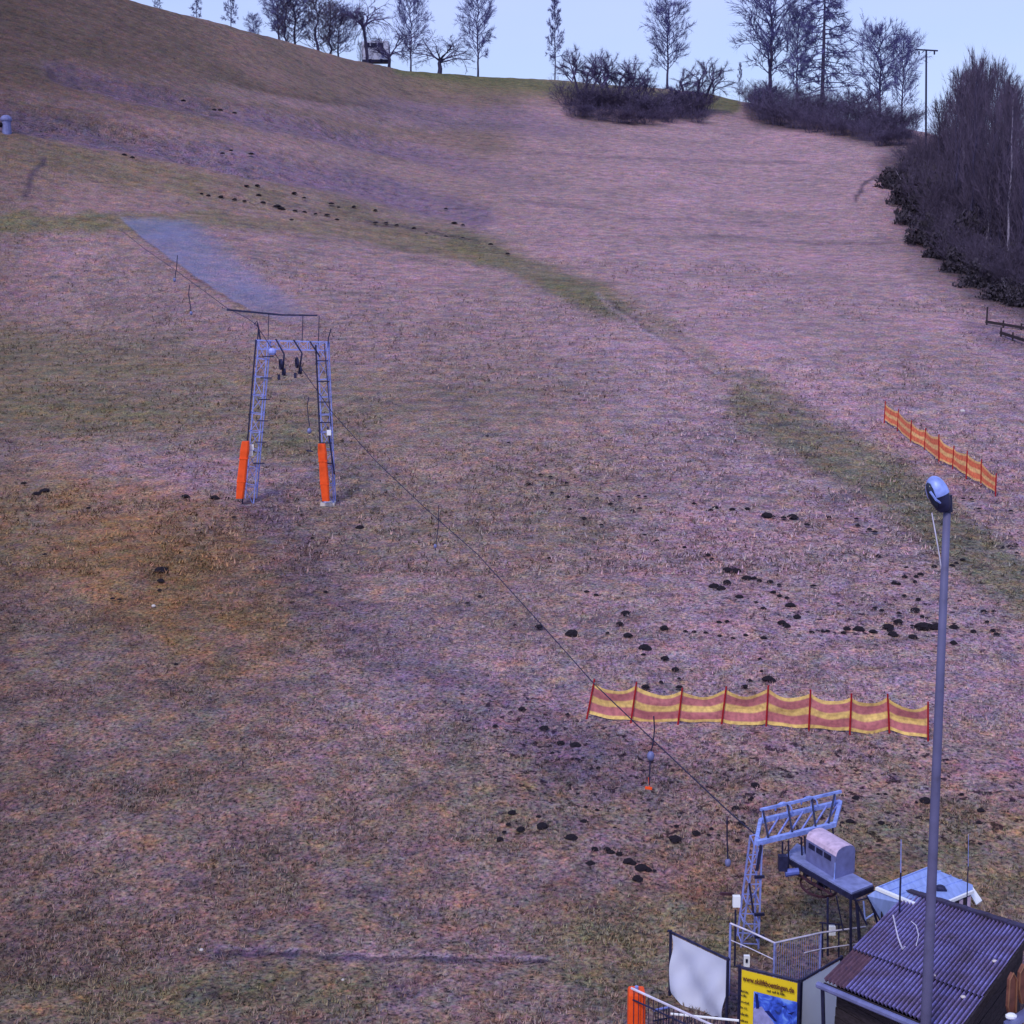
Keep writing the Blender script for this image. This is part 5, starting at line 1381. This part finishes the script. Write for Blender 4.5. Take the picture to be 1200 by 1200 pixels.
# fascia, gutter, verge boards
part(MB().beam(A4 - NRM * .07 - SL.normalized() * .02, B4 - NRM * .07 - SL.normalized() * .02, .03, .12), 'fascia', M['wood_dark'], root)
g0 = A4 - SL.normalized() * .08 - NRM * .05; g1 = B4 - SL.normalized() * .08 - NRM * .05
part(MB().tube(g0 - hx * .1, g1, .05, n=8), 'gutter', M['housing'], root)
part(MB().beam(B4 - NRM * .05 + hx * .01, D4 - NRM * .05 + hx * .01, .03, .13), 'verge_board', M['wood_dark'], root)
part(MB().tube(g0 - Vector((0, 0, .02)), Vector((g0.x + .12, g0.y + .1, ZG)), .03, n=8), 'downpipe', M['steel_dark'], root)
# walls: horizontal boards
inn = .16
w0 = A4 + SL.normalized() * .2 + hx * inn; w1 = B4 + SL.normalized() * .2 - hx * inn
w2 = D4 + (back_dir) * .9 - hx * inn; wr = D4 - hx * inn
w3 = C4 + (back_dir) * .9 + hx * inn
topz = w0.z - .1
nb_ = 11; bh = (topz - ZG) / nb_
def board(a_, b_, z0, z1_, out, nm='wall_board', m_=None, k=0, dz_=0.0):
    z0 += dz_; z1_ += dz_
    o_ = out * (.004 * (k % 3))
    a0, b0 = Vector((a_.x, a_.y, z0 + .006)) + o_, Vector((b_.x, b_.y, z0 + .006)) + o_
    part(MB().slab([a0, b0, Vector((b0.x, b0.y, z1_ - .006)), Vector((a0.x, a0.y, z1_ - .006))], out, .03), nm, m_ or M['wood_dark'], root)
outF = Vector((EX.y, -EX.x, 0)).normalized()
if outF.dot(-SL) < 0: outF = -outF
outR = Vector((hx.x, hx.y, 0)).normalized()
for i in range(nb_): board(w0, w1, ZG + i * bh, ZG + (i + 1) * bh, outF, k=i)
# gable: boards clipped under the roof line
def roofz_at(s_):     # s_ in 0..1 from w1 to wr along the slope, then down again
    return None
apex = Vector((wr.x, wr.y, wr.z - .1))
ht = apex.z - ZG; ng = 16; gh = ht / ng
for i in range(ng):
    z0, z1_ = ZG + i * gh, ZG + (i + 1) * gh
    za = (z0 + z1_) / 2
    if za <= topz: a_, b_ = w1, w2
    else:
        t = (za - topz) / (apex.z - topz); a_ = Vector((w1.x, w1.y, 0)).lerp(Vector((apex.x, apex.y, 0)), t); b_ = Vector((w2.x, w2.y, 0)).lerp(Vector((apex.x, apex.y, 0)), t)
    board(a_, b_, z0, z1_, outR, k=i)
    board(Vector((a_.x, a_.y, 0)) - outR * (EX.length - 2 * inn), Vector((b_.x, b_.y, 0)) - outR * (EX.length - 2 * inn), z0, z1_, -outR, k=i, dz_=A4.z - B4.z - .02)
for i in range(nb_): board(w2, w3, ZG + i * bh, ZG + (i + 1) * bh, -outF, k=i)
topc = min(C4.z, A4.z)
# chimney stub / dark cowl behind the ridge
cc = P(1102, 1045, C4.y + .05)
part(MB().box(cc + Vector((0, 0, -.02)), (.17, .17, .18)).blob(cc + Vector((0, 0, .06)), .09, 10, 4, (1, 1, .7), lat=(0, .5)), 'chimney', M['steel_dark'], root)

def roof_pt(px, row, off=.03):
    d = Vector(ray(px, row)); o = Vector((0, 0, CAMZ)); t = (A4 - o).dot(NRM) / d.dot(NRM); return o + d * t + NRM * off
tag(MB().path([roof_pt(*p_, .05) for p_ in ((1047, 1076), (1050, 1090), (1053, 1103), (1058, 1116), (1061, 1113))], .012, 5).build('cable', M['rope'], loc=roof_pt(1047, 1076)),
    'white cable hanging over the hut ridge at the upper left of the roof', 'cable')
tag(MB().path([roof_pt(*p_, .05) for p_ in ((1068, 1083), (1074, 1088), (1077, 1100), (1074, 1112))], .007, 5).build('cable', M['rope'], loc=roof_pt(1068, 1083)),
    'fainter thin cable curling on the hut roof left of the lamp pole', 'cable')
for px, row, lab in ((1094, 1086, 'pale stone on the hut roof, just right of the pole near the ridge'), (1094, 1146, 'pale stone on the hut roof right of the pole, halfway down'), (1129, 1171, 'white stone low on the hut roof near the verge'),
                     (1166, 1129, 'pale lump on the verge of the hut roof'), (1089, 1128, 'bluish stone beside the lamp pole on the hut roof')):
    c = roof_pt(px, row, .035); tag(MB().blob(c, .035, 7, 4, (1.2, .9, .7)).build('stone', M['stone_pale'], loc=c), lab, 'stone')
# wooden sled and board leaning on the gable
def gable_pt(px, row, off):
    d = Vector(ray(px, row)); o = Vector((0, 0, CAMZ)); pl = Vector((w1.x, w1.y, 0)) + outR * off; t = (pl - o).dot(outR) / d.dot(outR); return o + d * t
for lab, pts in (('narrow brown wooden board leaning on the hut gable', ((1184, 1192), (1181, 1180), (1183, 1148), (1187, 1140), (1191, 1148), (1190, 1186))),
                 ('broad brown board hanging at the right edge on the hut gable', ((1197, 1176), (1194, 1160), (1195, 1140), (1200, 1130), (1206, 1140), (1206, 1176)))):
    P_ = [gable_pt(*p_, .10) for p_ in pts]
    r_ = thing('wooden_board', lab, 'board', P_[0]); part(MB().slab(P_, outR, .04), 'plank', M['wood_brown'], r_)
    part(MB().path([p_ + outR * .012 for p_ in P_], .012, 4), 'rim', mat('orange_rim', (.22, .10, .06), .6), r_)
r_ = thing('table', 'pale-edged table corner beside the hut gable at the right edge', 'table', gable_pt(1182, 1194, .25))
part(MB().slab([gable_pt(1176, 1197, .2), gable_pt(1206, 1178, .2), gable_pt(1212, 1186, .55), gable_pt(1182, 1206, .55)], (0, 0, 1), .05), 'top', M['housing'], r_)
part(MB().blob(gable_pt(1185, 1191, .3), .06, 9, 5, (1.4, 1, .8)), 'cloth', M['white_paint'], r_)

# ------------------------------------------------------------ lamp pole in front of the hut
LD = 17.6
root = thing('lamp_pole', 'tall blue-grey pole with a big hooded floodlight, standing in front of the hut', 'lamp post', Vector((P(1084, 1200, LD).x, LD, ZG)))
ptop, pbot = P(1110.5, 583, LD), P(1085, 1200, LD)
dv = (pbot - ptop); foot = pbot + dv * ((ZG - pbot.z) / dv.z)
part(MB().path([foot, foot.lerp(ptop, .35), foot.lerp(ptop, .7), ptop], [.080, .068, .056, .046], 14), 'mast', mat('weathered_pole', (.105, .10, .20), .6, .1, .25, 3, dirt=(.055, .045, .08)), root, smooth=True)
part(MB().tube(P(1111, 600, LD), P(1111, 580, LD), .058, .05, 12), 'clamp', M['steel_dark'], root)
hc = P(1100, 583, LD - .02)
rot = Matrix.Rotation(R(-22), 3, 'Y')
k = LD / FPX
hood = MB().blob(hc + Vector((-.01, 0, .05)), 1.0, 16, 8, (k * 13, k * 15, k * 22), rot, lat=(0, .52))
part(hood, 'hood', M['steel_light'], root, smooth=True)
part(MB().blob(hc + Vector((-.005, 0, .04)), 1.0, 16, 6, (k * 12, k * 14, k * 24), rot, lat=(.5, .84)), 'reflector', M['steel_dark'], root, smooth=True)
part(MB().blob(hc + Vector((-.10, -.06, .03)), 1.0, 12, 6, (k * 5, k * 8, k * 17), rot), 'lens', M['glass_dark'], root, smooth=True)
part(MB().path([P(1090, 576, LD - .16), P(1097, 586, LD - .17), P(1105, 591, LD - .12)], .016, 6), 'bracket', M['steel_light'], root)
part(MB().box(P(1107, 588, LD), (.11, .08, .12)), 'mount', M['blue_paint'], root)
part(MB().path([P(1092, 601, LD), P(1095, 618, LD), P(1099, 640, LD), P(1103, 664, LD), P(1106, 700, LD), P(1104, 740, LD)], .0085, 5), 'wire', M['rope'], root)
print('objects', len(bpy.data.objects))
